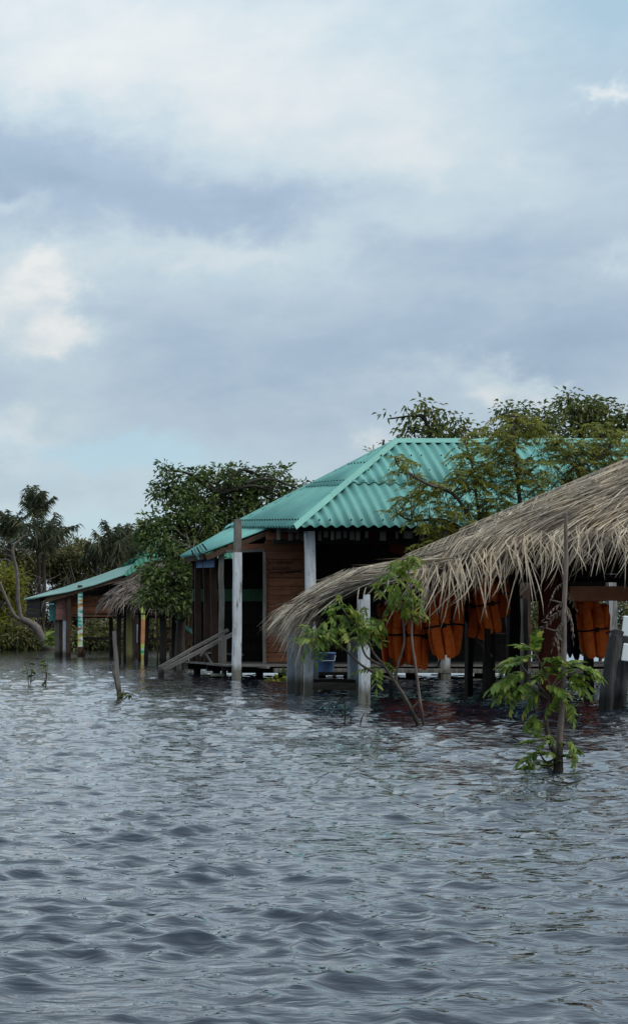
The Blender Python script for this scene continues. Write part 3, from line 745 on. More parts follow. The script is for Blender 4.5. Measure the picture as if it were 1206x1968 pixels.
# ------------------------------------------------------------------ far hut with faded teal roof
def build_far_hut():
    t = thing('stilt_hut', (10.6, 58.5, 0.0), 'distant open-sided stilt hut with faded teal roof and striped post', 'hut')
    YN, YFf = 57.0, 60.5
    nt_, ncor = at(76, 1147, YN), at(237, 1105, YN)
    ft_, fup = at(46, 1152, 60.0), at(276, 1074, 60.0)
    roof = link('roof', None, t, tuple((nt_ + fup) / 2)); roof.empty_display_size = 0.1
    n = 5
    # left slope: sheets from the low left eave up to the hip
    for k in range(n):
        f0, f1 = k / n, (k + 1) / n + 0.01
        lo0 = nt_ + (ft_ - nt_) * f0; lo1 = nt_ + (ft_ - nt_) * f1
        hi0 = ncor + (fup - ncor) * f0; hi1 = ncor + (fup - ncor) * f1
        G = []
        m = 24
        for off in (0, -0.02):
            for j in range(m + 1):
                g = j / m
                lo = lo0 + (lo1 - lo0) * g; hi = hi0 + (hi1 - hi0) * g
                for h in (0, 0.33, 0.66, 1.0):
                    sag = -0.10 * math.sin(math.pi * h) * (1 - 0.3 * f0)
                    G.append(lo + (hi - lo) * h + np.array([0, 0, 0.03 * math.sin(g * 2 * math.pi * 3) + off + sag]))
        F = []
        for L_ in range(2):
            o_ = L_ * (m + 1) * 4
            for j in range(m):
                for h in range(3):
                    a = o_ + j * 4 + h; q = [a, a + 4, a + 5, a + 1]; F.append(q if L_ else q[::-1])
        o_ = (m + 1) * 4
        for h in range(3):
            F.append([h, h + 1, h + 1 + o_, h + o_])
        for j in range(m):
            F.append([j * 4, j * 4 + o_, (j + 1) * 4 + o_, (j + 1) * 4])
        MB().add(G, F).build('roof_sheet', M_ROOF2, roof, True)
    # front slope right of the hip
    rid = at(330, 1048, 58.5); E0 = ncor; sv = np.array([0, 1.6, 1.35]); SL = np.linalg.norm(sv); sv /= SL
    for k in range(6):
        corr_sheet('roof_sheet', M_ROOFGREEN, roof, E0, (1, 0, 0), sv, k * 0.9, k * 0.9 + 0.93, -0.05, lambda u: max(0, min(SL, u / 1.5 * SL)), SL, pitch=0.18, amp=0.03)
    bk = at(276, 1074, 60.0)
    for k in range(4):
        corr_sheet('roof_sheet', M_ROOFGREEN, roof, (E0[0], 60.2, E0[2]), (1, 0, 0), (0, -0.76, 0.64), k * 1.4, k * 1.4 + 1.42, 0, lambda u: max(0, min(SL, u / 1.5 * SL)), SL, pitch=0.18, per=4)
    # timber under the near rake
    beam(nt_ + [0.25, 0.12, -0.13], ncor + [0, 0.12, -0.10], 0.16, 0.06).build('rafter', M_BROWN, t)
    beam(ft_ + [0.25, -0.2, -0.13], fup + [0, -0.2, -0.10], 0.16, 0.06).build('rafter', M_BROWN, t)
    # wall panels of boards
    for i in range(4):
        ya, yb = 1150 + i * 10.8, 1150 + (i + 1) * 10.8
        a, b = at(95, (ya + yb) / 2, 57.6), at(107, (ya + yb) / 2, 57.6)
        beam(a, b, 10.3 / 52.1, 0.04).build('wall_board', M_TEALB, t)
        a, b = at(107.3, (ya + yb) / 2 - 2, 57.4), at(128, (ya + yb) / 2 - 2, 57.4)
        beam(a, b, 10.3 / 52.3, 0.04).build('wall_board', M_PINKB, t)
    for i in range(5):
        a, b = at(129, 1141 + i * 10, 57.9), at(215, 1141 + i * 10 - (10 if i == 0 else 0), 57.9)
        if i > 0: beam(a, b, 9.4 / 51.8, 0.04).build('wall_board', M_WALL, t)
    a, b = at(215, 1130, 60.0), at(420, 1130, 60.0)
    for i in range(6):
        a, b = at(130, 1128 + i * 11, 60.3), at(330, 1128 + i * 11, 60.3)
        beam(a, b, 10.4 / 49.8, 0.04).build('wall_board', M_DARK, t)
    for i in range(4):
        z0 = CAMH + (YH - 1155 - i * 9) / 52
        beam((8.75, 57.7, z0), (8.6, 60.2, z0), 0.16, 0.04).build('wall_board', M_DARK, t)
    beam(at(128, 1182, 57.3), at(330, 1180, 57.3), 0.07, 0.08).build('floor_beam', M_BROWN, t)
    beam(at(160, 1227, 58.2), at(330, 1228, 58.2), 0.10, 0.08).build('rail', M_DARK, t)
    for px, w, m_, y_ in ((110, 9, M_GREY, 57.8), (117.5, 6, M_BROWN, 57.6), (124, 6, M_WHITE, 57.5), (132, 8, M_BROWN, 57.3), (214, 7, M_DARK, 60.0), (262, 6, M_BROWN, 58), (330, 8, M_BROWN, 57.6)):
        p = at(px, 1180, y_)
        beam((p[0], y_, -1), (p[0], y_, 2.02 if px < 126 else 2.25 if px < 140 else 2.9), w / 52.0, 0.12, segs=4, wob=0.008).build('post', m_, t)
    # post with painted bands
    sp = link('striped_post', None, t, tuple(at(154, 1200, 57.2))); sp.empty_display_size = 0.1
    x_ = at(154, 1200, 57.2)[0]
    beam((x_, 57.2, -1), (x_, 57.2, CAMH + (YH - 1243) / 52.4), 0.165, 0.15, segs=2, wob=0.004).build('post_foot', M_BROWN, sp)
    beam((x_ + .13, 57.1, -1), (x_ + .13, 57.1, CAMH + (YH - 1249) / 52.4), 0.08, 0.10).build('post_foot', M_BROWN, sp)
    pal = {'w': M_WHITE, 't': plain('teal_band_paint', (0.05, 0.30, 0.27), 0.7), 'p': plain('mint_band_paint', (0.42, 0.62, 0.52), 0.7), 'o': plain('ochre_band_paint', (0.45, 0.27, 0.07), 0.7), 'y': plain('lime_band_paint', (0.45, 0.55, 0.10), 0.7), 'r': plain('brown_band_paint', (0.30, 0.13, 0.08), 0.7)}
    seq = 'tptpoprowptpwtptptwrpwoywopyw'
    y0, y1 = 1138, 1243; h = (y1 - y0) / len(seq)
    for i, c in enumerate(seq):
        tilt = (-1) ** i * 1.6
        za, zb = [CAMH + (YH - (y0 + (i + k) * h)) / 52.4 for k in (0, 1)]
        w = 0.0825; dz = tilt / 52.4
        nx = (-1) ** (i + 1) * 1.6 / 52.4
        if i == 0: dz = 0
        if i == len(seq) - 1: nx = 0
        V = []
        for yy in (57.12, 57.28):
            V += [(x_ - w, yy, zb - nx), (x_ + w, yy, zb + nx), (x_ + w, yy, za + dz), (x_ - w, yy, za - dz)]
        MB().add(V, BOXF).build('painted_band', pal[c], sp)
    beam((x_, 57.2, CAMH + (YH - 1138) / 52.4), (x_, 57.2, 2.62), 0.15, 0.14).build('post_head', M_BROWN, sp)
    # second painted post
    x2 = at(275, 1200, 52.5)[0]; s2 = FPX / 52.5
    pp = link('painted_post', None, t, (x2, 52.5, 0.5)); pp.empty_display_size = 0.1
    segs_ = [(1165, 1190, pal['y']), (1190, 1237, M_ORANGEP), (1237, 1246, pal['y']), (1246, 1250, pal['p']), (1250, 1256, plain('green_band_paint', (0.05, 0.33, 0.12), 0.7)), (1256, 1259, pal['y']), (1259, 1290, pal['o'])]
    for a, b, m_ in segs_:
        beam((x2, 52.5, CAMH + (YH - b) / s2), (x2, 52.5, CAMH + (YH - a) / s2), 0.15, 0.14).build('painted_band', m_, pp)
    beam((x2 + 0.16, 52.7, CAMH + (YH - 1236) / s2), (x2 + 0.16, 52.7, CAMH + (YH - 1180) / s2), 0.06, 0.06).build('side_batten', M_ORANGEP, pp)
    beam((x2, 52.5, CAMH + (YH - 1165) / s2), (x2, 52.9, 2.9), 0.13, 0.12).build('post_head', M_BROWN, pp)
    beam(at(266, 1200, 53), at(266, 1235, 53), 0.09, 0.09).build('post', M_WHITE_SHADED, t)
build_far_hut()

# ------------------------------------------------------------------ thatch helpers
def thatch_face(mb, A, B, Cc, D, rows, per_m, length, width, droop=0.0, jitter=0.35, lift=0.03, skew=0.0, last_len=None, seed=0, K=5, curl=0.10):
    """strands over the face A-B (eave) .. D-C (top); they hang down the slope and droop over the eave"""
    A, B, Cc, D = [np.asarray(q, float) for q in (A, B, Cc, D)]
    r = np.random.default_rng(seed)
    for k in range(rows):
        f = k / max(1, rows - 1) * 0.97
        p0 = A + (D - A) * f; p1 = B + (Cc - B) * f
        wid = np.linalg.norm(p1 - p0)
        n = max(4, int(per_m * wid)); s = np.sort(r.random(n))
        base = p0 + (p1 - p0) * s[:, None]
        dn = nrm((A + (B - A) * s[:, None]) - (D + (Cc - D) * s[:, None]))
        along = nrm(B - A)
        nn = nrm(np.cross(along, dn)); nn = np.where(nn[:, 2:3] < 0, -nn, nn)
        dirv = nrm(dn + along * (r.normal(skew, jitter, (n, 1))) + nn * r.normal(0.02, 0.05, (n, 1)))
        ln = (last_len if (k == 0 and last_len) else length) * r.uniform(0.6, 1.25, n)
        start = base - dn * (ln * 0.45)[:, None] + nn * (lift * r.uniform(0.2, 1.6, (n, 1)) + 0.012 * k)
        tt = np.linspace(0, 1, K)
        P = start[:, None] + dirv[:, None] * (ln[:, None] * tt)[..., None]
        g = droop * (1.0 if k == 0 else 0.30 if k == 1 else 0.08)
        P[..., 2] -= g * (tt ** 2)[None] * ln[:, None] * r.uniform(0.5, 1.3, (n, 1))
        P += (along * r.normal(0, curl, (n, 1)))[:, None] * (tt ** 2)[None, :, None] * ln[:, None, None]
        side = nrm(along + dn * r.normal(0, 0.25, (n, 1)) + nn * r.normal(0, 0.5, (n, 1)))
        W_ = width * r.uniform(0.5, 1.4, (n, 1)) * np.array([0.7, 1.0, 0.95, 0.7, 0.15])[None, :K]
        ribbons(P, side, W_, mb)
    return mb
def slab(A, B, Cc, D, th, sub=6):
    """thick sheet over a quad, bed of the thatch"""
    A, B, Cc, D = [np.asarray(q, float) for q in (A, B, Cc, D)]
    n = nrm(np.cross(B - A, D - A)); n = n if n[2] > 0 else -n
    V = []; w = sub + 1
    for off in (0, -th):
        for j in range(w):
            for i in range(w):
                f, g = i / sub, j / sub
                V.append((A + (B - A) * f) * (1 - g) + (D + (Cc - D) * f) * g + n * (off + random.uniform(-.008, .008)))
    F = []
    for L_ in range(2):
        o_ = L_ * w * w
        for j in range(sub):
            for i in range(sub):
                a = o_ + j * w + i; q = [a, a + 1, a + w + 1, a + w]; F.append(q if not L_ else q[::-1])
    o_ = w * w
    for i in range(sub):
        F += [[i, i + o_, i + 1 + o_, i + 1], [sub * w + i + 1, sub * w + i + 1 + o_, sub * w + i + o_, sub * w + i],
              [i * w, (i + 1) * w, (i + 1) * w + o_, i * w + o_], [i * w + sub, i * w + sub + o_, (i + 1) * w + sub + o_, (i + 1) * w + sub]]
    return MB().add(V, F)

# ------------------------------------------------------------------ foreground thatched hut
def build_hut():
    C0 = at(842, 1092, 19.5)          # front-left corner of the eave
    T0 = at(604, 1172, 21.0)          # lower left tip, near side
    T1 = at(548, 1174, 23.0)          # lower left tip, far side
    MN = at(690, 1122, 20.5); MF = at(640, 1122, 23.1)   # bend in the wing
    FM = at(1190, 1044, 19.5)         # front eave rises to the right
    RG = at(1450, 800, 21.25)         # ridge end
    CB = at(752, 1090, 23.2)          # back-left corner
    FE = np.array([17.0, 19.5, FM[2] + 0.02]); RM = np.array([RG[0] + .4, 21.25, RG[2]]); RE = np.array([17.0, 21.25, RG[2]]); BE = np.array([17.0, 23.2, CB[2]])
    hut = thing('thatched_hut', (10.5, 21.3, 0.0), 'low palm-thatched shelter in the foreground sheltering hung life vests', 'hut')
    def hp(mb, name, mat, parent=None, smooth=False): return mb.build(name, mat, parent or hut, smooth)
    th = link('thatch_roof', None, hut, (10, 21.3, 2.4)); th.empty_display_size = 0.1
    # bed layers
    dz = np.array([0, 0, 0.05])
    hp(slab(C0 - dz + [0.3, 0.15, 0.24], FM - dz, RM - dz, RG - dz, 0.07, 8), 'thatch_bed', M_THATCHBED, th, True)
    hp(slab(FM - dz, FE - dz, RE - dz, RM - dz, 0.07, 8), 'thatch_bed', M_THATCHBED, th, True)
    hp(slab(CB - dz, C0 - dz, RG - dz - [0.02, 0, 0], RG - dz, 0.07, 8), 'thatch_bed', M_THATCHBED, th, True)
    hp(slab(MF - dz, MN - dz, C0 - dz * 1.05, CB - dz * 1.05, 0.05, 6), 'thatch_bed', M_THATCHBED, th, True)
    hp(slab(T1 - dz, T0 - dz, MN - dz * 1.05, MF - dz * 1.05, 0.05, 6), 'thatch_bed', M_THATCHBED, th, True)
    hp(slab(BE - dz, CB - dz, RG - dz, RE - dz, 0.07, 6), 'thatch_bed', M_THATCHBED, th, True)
    # front slope strands (many rows) - joined, plus single large blades on the eave
    mb = MB()
    UP = np.array([0.22, 0.14, 0.30])
    thatch_face(mb, C0 + UP, FM + [0, .05, .08], RM, RG, 13, 115, 0.66, 0.0135, 0.9, 0.20, 0.05, -0.24, 0.40, 21, curl=0.10)
    thatch_face(mb, FM + [0, .05, .08], FE + [0, .05, .08], RE, RM, 12, 80, 0.66, 0.0135, 0.9, 0.20, 0.05, -0.22, 0.40, 26, curl=0.10)
    o = hp(mb, 'thatch_strands', M_THATCH, th); o['kind'] = 'stuff'
    # left slope above the corner: strands run down towards the lower left
    mb = MB()
    thatch_face(mb, CB, C0, RG + [0, -0.25, -0.2], RG, 10, 34, 0.8, 0.013, 0.05, 0.24, 0.03, 0.05, 0.8, 22, curl=0.09)
    o = hp(mb, 'thatch_strands', M_THATCH, th); o['kind'] = 'stuff'
    # lower left wing
    mb = MB()
    thatch_face(mb, MF, MN, C0, CB, 6, 40, 0.75, 0.014, 0.0, 0.07, 0.02, 0.0, 0.6, 23, curl=0.04)
    thatch_face(mb, T1, T0, MN, MF, 5, 60, 0.55, 0.014, 0.5, 0.10, 0.05, 0.0, 0.45, 24, curl=0.05)
    # near rake edge of the wing: strands lying along the edge
    r = np.random.default_rng(8)
    n = 300
    f = r.random(n); EDG = smooth_path([C0, MN, T0], 20); st = EDG[(f * 40).astype(int)] + np.stack([r.normal(0, .05, n), r.uniform(-.03, .22, n), r.uniform(-0.025, .02, n)], 1)
    dr = nrm(EDG[np.minimum(40, (f * 40).astype(int) + 6)] - EDG[np.maximum((f * 40).astype(int) - 4, 0)]) + np.stack([np.zeros(n), r.normal(-.03, .10, n), r.normal(-.03, .07, n)], 1)
    tt = np.linspace(0, 1, 5); ln = r.uniform(.35, .8, n)
    ln = np.minimum(ln, (1 - f) * 1.45 + 0.34)
    P = st[:, None] + nrm(dr)[:, None] * (ln[:, None] * tt)[..., None]
    P[..., 2] -= (tt ** 2)[None] * ln[:, None] * r.uniform(0.0, .10, (n, 1)) * (0.1 + f[:, None])
    ribbons(P, nrm(np.stack([r.normal(0, .2, n), np.ones(n), r.normal(.5, .7, n)], 1)), r.uniform(.010, .022, (n, 1)) * np.array([.8, 1, 1, .7, .2])[None], mb)
    # drooping brush at the tip
    n = 900
    f = r.random(n); st = T1 + (T0 - T1) * f[:, None] + np.stack([r.uniform(-.02, .22, n), r.normal(0, .05, n), r.uniform(-.02, .12, n)], 1)
    dr = np.stack([r.normal(-.75, .22, n), r.normal(-.05, .22, n), r.normal(-.35, .2, n)], 1)
    ln = r.uniform(.22, .50, n)
    P = st[:, None] + nrm(dr)[:, None] * (ln[:, None] * tt)[..., None]
    P[..., 2] -= (tt ** 2)[None] * ln[:, None] * r.uniform(.4, 1.1, (n, 1)) * (0.45 + 0.75 * f[:, None])
    ribbons(P, nrm(np.stack([r.normal(0, .3, n), np.ones(n), r.normal(0, .5, n)], 1)), r.uniform(.008, .017, (n, 1)) * np.array([.8, 1, 1, .7, .2])[None], mb)
    o = hp(mb, 'thatch_strands', M_THATCH, th); o['kind'] = 'stuff'
    # whole fronds laid up the left slope: pale rachis with tight leaflets
    r = np.random.default_rng(31)
    LA = lambda f, g: (CB + (C0 - CB) * f) * (1 - g) + (RG + np.array([0, -0.30 * f, -0.12 * f])) * g
    for q in range(15):
        f0 = (q % 5) / 5 + r.uniform(0.02, 0.18); g0 = r.uniform(0.0, 0.35) if q < 8 else r.uniform(0.3, 0.6); g1 = min(0.97, g0 + r.uniform(0.35, 0.5))
        mbf = MB(); up = np.array([0, 0, 0.135 + 0.004 * q])
        K = 12; path = np.array([LA(f0, g0 + (g1 - g0) * k / (K - 1)) + up for k in range(K)])
        tube(path, np.linspace(0.009, 0.019, K), 5, mbf)
        ax = nrm(path[-1] - path[0]); acr = nrm(C0 - CB)
        m = 56
        for sgn in (-1, 1):
            t_ = np.linspace(0.02, 0.97, m) + r.normal(0, .004, m)
            b = path[0] + (path[-1] - path[0]) * t_[:, None]
            d = nrm(-ax * 0.55 + acr * sgn * 0.85 + np.stack([np.zeros(m), np.zeros(m), r.normal(-0.02, .05, m)], 1))
            ln = r.uniform(.28, .42, m) * (0.6 + 0.4 * np.sin(np.pi * t_))
            P = b[:, None] + d[:, None] * (ln[:, None] * tt)[..., None]
            P[..., 2] -= (tt ** 2)[None] * ln[:, None] * (0.42 if sgn > 0 else 0.10)
            ribbons(P, nrm(np.cross(d, np.cross(ax, acr)) + r.normal(0, .15, (m, 3))), r.uniform(.016, .028, (m, 1)) * np.array([.8, 1, .9, .6, .15])[None], mbf)
        hp(mbf, 'palm_frond', M_THATCH, th)
    # single long blades hanging from the corner and front eave, each its own leaf
    protos = []
    for q in range(8):
        ln = 1.0; x_ = np.zeros(6); tt6 = np.linspace(0, 1, 6)
        bend = r.uniform(-.22, .22); out = r.uniform(.05, .3)
        P = np.stack([bend * tt6 ** 2, -out * np.sin(tt6 * 1.6), -tt6 * ln], 1)[None]
        w = (0.017 * np.array([.6, 1, 1, .85, .55, .05]))[None]
        fold = ribbons(P, np.array([[1.0, r.uniform(-.5, .5), 0]]), w)
        protos.append(fold.data('palm_blade', M_THATCH, False, (0, 0, 0)))
    for q in range(220):
        px = r.uniform(800, 1215)
        if r.random() < .3: px = r.uniform(800, 1010)
        yy = 19.5 + r.uniform(-.12, .12)
        f = (px - 842) / 400
        py = float(np.interp(px, [800, 860, 1000, 1215], [1096, 1084, 1050, 1030])) + r.uniform(-12 - 30 * min(1, max(0, f)), 8)
        p = at(px, py, yy)
        ln = (.26 + .48 * r.random() ** 2) * (1.0 if px > 1060 else 1.15)
        tilt = r.normal(0.36, .15) if px < 1010 else r.normal(0.28, .10)
        link('palm_blade', protos[q % 8], th, p, (r.normal(0, .12), tilt, r.uniform(-.6, .6)), (r.uniform(.7, 1.2), 1, ln))
    for px, py, tl, ln in ((835, 1098, .95, .55), (850, 1100, .8, .75), (868, 1100, .7, .80), (890, 1098, .55, .85), (915, 1092, .62, .7), (935, 1088, .5, .6), (960, 1085, .45, .75), (1000, 1080, .40, .70), (1020, 1085, .22, .62), (812, 1102, 1.1, .5), (690, 1130, .8, .36), (703, 1128, .55, .3), (730, 1118, .9, .5), (746, 1113, .2, .33), (780, 1105, 1.0, .5)):
        p = at(px, py, 19.42 + max(0, 842 - px) * 0.006)
        link('palm_blade', protos[random.randrange(8)], th, p, (0.05, tl, random.uniform(-.4, .4)), (1.0, 1, ln))
    # timbers
    for a, b, w, m_ in ((C0 + [0.1, 0.10, -0.12], MN + [0.0, 0.1, -0.10], 0.08, M_DARK), (MN + [0.0, 0.1, -0.10], T0 + [0.2, 0.1, -0.08], 0.08, M_DARK), (C0 + [0, .3, -.02], FM + [0, .3, -.02], 0.10, M_DARK), (FM + [0, .1, -.17], FE + [0, .1, -.17], 0.12, M_DARK), (CB + [0, -.1, -.17], BE + [0, -.1, -.17], 0.12, M_DARK), (C0 + [0.2, 0, -.17], CB + [0.2, 0, -.17], .1, M_DARK), (T0 + [.2, 0, -.1], T1 + [.2, 0, -.1], .08, M_DARK)):
        hp(beam(a, b, w, 0.07), 'roof_beam', m_)
    a, b = at(1092, 1141, 20.2), at(1600, 1141, 20.2)
    hp(beam(a, b, 0.19, 0.05, segs=3, wob=0.002), 'fascia_beam', M_FASCIA)
    def post(px, ytop, y_, w, m_, t_=0.11, lean=0.0):
        p = at(px, ytop, y_); return hp(beam((p[0] - lean, y_, -1.2), p, w, t_, segs=8, wob=0.004), 'post', m_)
    post(699, 1152, 19.6, 0.112, M_WHITE, lean=-0.01)
    q = at(704, 1152, 19.6); hp(beam(q, q + [0, 0, 0.06], 0.05, 0.10), 'post_tenon', M_WHITE)
    post(677, 1228, 22.6, 0.115, M_WHITE_SHADED); post(604, 1215, 23.4, 0.08, M_WHITE_SHADED)
    post(1056, 1075, 21.2, 0.24, M_RED, 0.16); post(1080, 1090, 20.8, 0.05, M_FASCIA); post(985, 1090, 22.9, 0.16, M_DARK); post(938, 1100, 22.9, 0.14, M_DARK); post(1006, 1150, 23.4, 0.07, M_GREY); post(900, 1100, 23.1, 0.08, M_DARK)
    post(1130, 1160, 22.9, 0.10, M_DARK); post(1240, 1100, 22.9, 0.14, M_DARK); post(1260, 1100, 19.7, 0.14, M_WHITE)
    # corner of wide white boards under the wing
    for x0_, x1_, yt, yb, y_, m_ in ((551, 567, 1186, 1328, 23.4, M_WHITE_SHADED), (567.5, 582.5, 1196, 1334, 22.9, M_PEEL), (583, 599, 1190, 1338, 22.5, M_WHITE)):
        s = FPX / y_; xc = ((x0_ + x1_) / 2 - X0) / s
        hp(beam((xc, y_, -1.0), (xc + random.uniform(-.01, .01), y_, CAMH + (YH - yt) / s), (x1_ - x0_) / s, 0.03, segs=6, wob=0.003), 'corner_board', m_)
    hp(beam(at(590, 1195, 23), at(690, 1150, 22.9), .08, .06), 'roof_beam', M_DARK)
    hp(beam(at(600, 1318, 22.2), at(683, 1320, 22.2), 0.105, 0.05, segs=3, wob=.004), 'sill_board', M_GREYH)
    hp(beam(at(598, 1308, 22.6), at(676, 1309, 22.6), 0.05, 0.3, segs=2, wob=.004), 'floor_board', M_DARK)
    # rails that the vests hang from
    for ya, z_ in ((22.1, 1.66), (22.6, 1.62)):
        tube([(7.7, ya, z_ - 0.22), (9.0, ya, z_ - .02), (10.5, ya, z_ + 0.03), (15, ya, z_ + .02)], 0.02, 6).build('hanging_rail', M_DARK, hut)
    # low diagonal brace and cross poles
    for a, b, w in ((at(905, 1222, 22.3), at(945, 1262, 22.0), .035), (at(842, 1278, 21.8), at(852, 1248, 21.6), .03), (at(915, 1220, 22.8), at(985, 1218, 23.2), .02)):
        tube([a, (a + b) / 2 + [0, 0, .01], b], w / 2, 6).build('brace_pole', M_DEADW, hut)
    p = at(750, 1300, 21.0); beam((p[0], 21.0, -.5), (p[0], 21.0, .55), .04, .04).build('stake', M_DARK, hut)
    p = at(936, 1300, 21.5); beam((p[0], 21.5, -.5), (p[0], 21.5, .95), .06, .05).build('stake', M_DARK, hut)
    return hut
build_hut()

# ------------------------------------------------------------------ small grey thatch hut in the middle distance
def build_small_hut():
    t = thing('thatched_shelter', (14.2, 46.0, 0.0), 'small grey thatched shelter on posts behind the leaning grey stake', 'hut')
    E0, E1 = at(200, 1158, 44.5), at(420, 1160, 44.5)
    G0, G1 = at(203, 1150, 48.5), at(420, 1152, 48.5)
    P0, P1 = at(300, 1086, 46.5), at(420, 1086, 46.5)
    th = link('thatch_roof', None, t, tuple((E0 + P1) / 2)); th.empty_display_size = 0.1
    dz = np.array([0, 0, .05])
    slab(E0 - dz, E1 - dz, P1 - dz, P0 - dz, .08, 5).build('thatch_bed', M_THATCHBED, th, True)
    slab(G0 - dz, E0 - dz, P0 - dz, P0 - dz + [.01, .02, 0], .08, 5).build('thatch_bed', M_THATCHBED, th, True)
    slab(G1 - dz, G0 - dz, P0 - dz, P1 - dz, .08, 5).build('thatch_bed', M_THATCHBED, th, True)
    mb = MB()
    thatch_face(mb, E0, E1, P1, P0, 12, 36, .55, .035, .6, .35, .05, -.1, .5, 51, curl=.2)
    thatch_face(mb, G0, E0, P0, P0 + [0, -.05, 0], 12, 36, .5, .035, .4, .3, .05, 0, .5, 52, curl=.2)
    thatch_face(mb, G1, G0, P0, P1, 8, 20, .55, .04, .6, .35, .05, -.1, .5, 53, curl=.2)
    o = mb.build('thatch_strands', M_THATCHG, th); o['kind'] = 'stuff'
    def post(px, y_, w, m_, zt=1.9):
        p = at(px, 1200, y_); beam((p[0], y_, -1), (p[0], y_, zt), w, w * .8, segs=5, wob=.008).build('post', m_, t)
    post(228.5, 45, .12, M_DARK); post(248.5, 45, .15, M_OLIVE); post(255, 48, .07, M_GREY); post(241, 48, .1, M_DARK); post(282, 45, .10, M_DARK); post(313.5, 45, .17, M_DARK); post(302.5, 44.7, .04, M_DARK); post(334, 45.5, .12, M_DARK); post(268, 48, .08, M_BROWN)
    for a, b, w in ((at(320, 1186, 46), at(380, 1183, 46), .09), (at(318, 1208, 46), at(335, 1208, 46), .07), (at(318, 1233, 46), at(372, 1224, 46), .10), (at(318, 1241, 46), at(336, 1239, 46), .07), (at(160, 1180, 46.4), at(380, 1180, 46.4), .05)):
        beam(a, b, w, .06).build('rail', M_BROWN, t)
    beam(at(338, 1192, 45.2), at(376, 1219, 45.2), .11, .07).build('brace', M_TEALB, t)
    for px in (336, 347, 358, 368):
        p = at(px, 1200, 46.2); beam((p[0], 46.2, -.8), (p[0], 46.2, 1.35), .10, .08, segs=3, wob=.008).build('post', M_BROWN, t)
    beam(at(312, 1095, 44), at(352, 1079, 43.6), .12, .05).build('roof_edge_board', M_GREYH, t)
build_small_hut()

# ------------------------------------------------------------------ life vests
def puffy(w, h, t, c=(0, 0, 0), nx=6, nz=8, taper=0.0, bend=0.0):
    mb = MB(); V = []
    for s in (-1, 1):
        for j in range(nz + 1):
            for i in range(nx + 1):
                u = i / nx * 2 - 1; v = j / nz * 2 - 1
                e = max(0, (1 - u ** 6) * (1 - v ** 10)) ** .4
                k = 1 + taper * v
                uu = u * (1 - .12 * v ** 6); vv = v * (1 - .08 * u ** 4)
                V.append((c[0] + uu * w / 2 * k + bend * (1 - v * v), c[1] + s * e * t / 2, c[2] + vv * h / 2))
    W_ = nx + 1; F = []
    for s in range(2):
        o_ = s * (nz + 1) * W_
        for j in range(nz):
            for i in range(nx):
                a = o_ + j * W_ + i; q = [a, a + 1, a + W_ + 1, a + W_]; F.append(q if s == 0 else q[::-1])
    mb.add(V, F); return mb
def vest_parts():
    P = []
    P.append(('back_panel', puffy(.30, .56, .07, (0, .055, -.32)), 0))
    for s in (-1, 1):
        P.append(('front_panel', puffy(.14, .42, .055, (s * .076, -.035, -.43), taper=-.06 * s, bend=.012 * s), 0))
        P.append(('chest_block', puffy(.12, .22, .06, (s * .080, -.045, -.14), taper=-.15), 0))
        P.append(('shoulder_pad', puffy(.09, .17, .10, (s * .085, .01, -.035), taper=-.25), 0))
    P.append(('collar', puffy(.24, .12, .09, (0, .05, -.01)), 0))
    for z_ in (-.30,):
        mb = MB()
        for a, b in (((-.165, -.095, z_), (.165, -.095, z_)), ((-.165, .098, z_), (.165, .098, z_)), ((-.165, -.095, z_), (-.165, .098, z_)), ((.165, -.095, z_), (.165, .098, z_))):
            beam(a, b, .018, .006, (0, 0, 1), mb=mb)
        P.append(('strap', mb, 1))
    mb = beam((-.02, -.105, -.30), (.02, -.105, -.30), .055, .018, (0, 0, 1)); P.append(('buckle', mb, 1))
    return P
VP = vest_parts()
VM = {}
for mname, mm in (('o', M_ORANGE), ('n', M_NAVY)):
    VM[mname] = [(n_, mb.data(n_, mm if k == 0 else M_BLACK, k == 0, (0, 0, 0))) for n_, mb, k in VP]
VESTS = [  # px of the hook, py of the top, depth, yaw, scale, colour, label
    (740, 1166, 22.3, 1.2, 1.28, 'o', 'orange life vest hanging leftmost of the row, beside the white post'),
    (762, 1160, 22.0, 0.5, 1.30, 'o', 'second orange life vest from the white post, partly behind the sapling leaves'),
    (784, 1162, 22.5, -1.1, 1.26, 'o', 'dim orange life vest turned edge-on between the two sapling stems'),
    (804, 1158, 21.9, 0.9, 1.30, 'o', 'long orange life vest hanging right behind the taller sapling stem'),
    (833, 1148, 21.7, 0.08, 1.22, 'o', 'orange life vest facing forward with a black buckle on its front'),
    (855, 1134, 22.4, 0.9, 1.2, 'o', 'orange life vest half hidden behind the forward-facing buckled vest'),
    (872, 1140, 22.0, -0.7, 1.22, 'o', 'orange life vest hanging just left of the navy vest'),
    (893, 1105, 22.3, 1.2, 1.2, 'n', 'navy blue life vest squeezed between two bunches of orange vests'),
    (908, 1115, 22.1, 1.0, 1.12, 'o', 'orange life vest just right of the navy vest, high under thatch'),
    (925, 1112, 21.7, 0.25, 1.05, 'o', 'front orange life vest of the high bunch under the thatch fringe'),
    (941, 1115, 22.0, -0.5, 1.1, 'o', 'orange life vest on the right of the high bunch under the thatch'),
    (956, 1112, 22.4, -1.1, 1.0, 'o', 'rearmost orange life vest at the right end of the high bunch'),
    (1098, 1160, 22.4, 1.2, 1.15, 'n', 'navy blue life vest hanging under the orange-brown beam'),
    (1116, 1162, 22.1, 0.9, 1.1, 'o', 'orange life vest under the orange-brown beam, next to the navy one'),
    (1132, 1158, 21.8, 0.1, 1.15, 'o', 'middle orange life vest under the orange-brown beam'),
    (1151, 1162, 22.2, -0.9, 1.1, 'o', 'rightmost orange life vest under the orange-brown beam'),
]
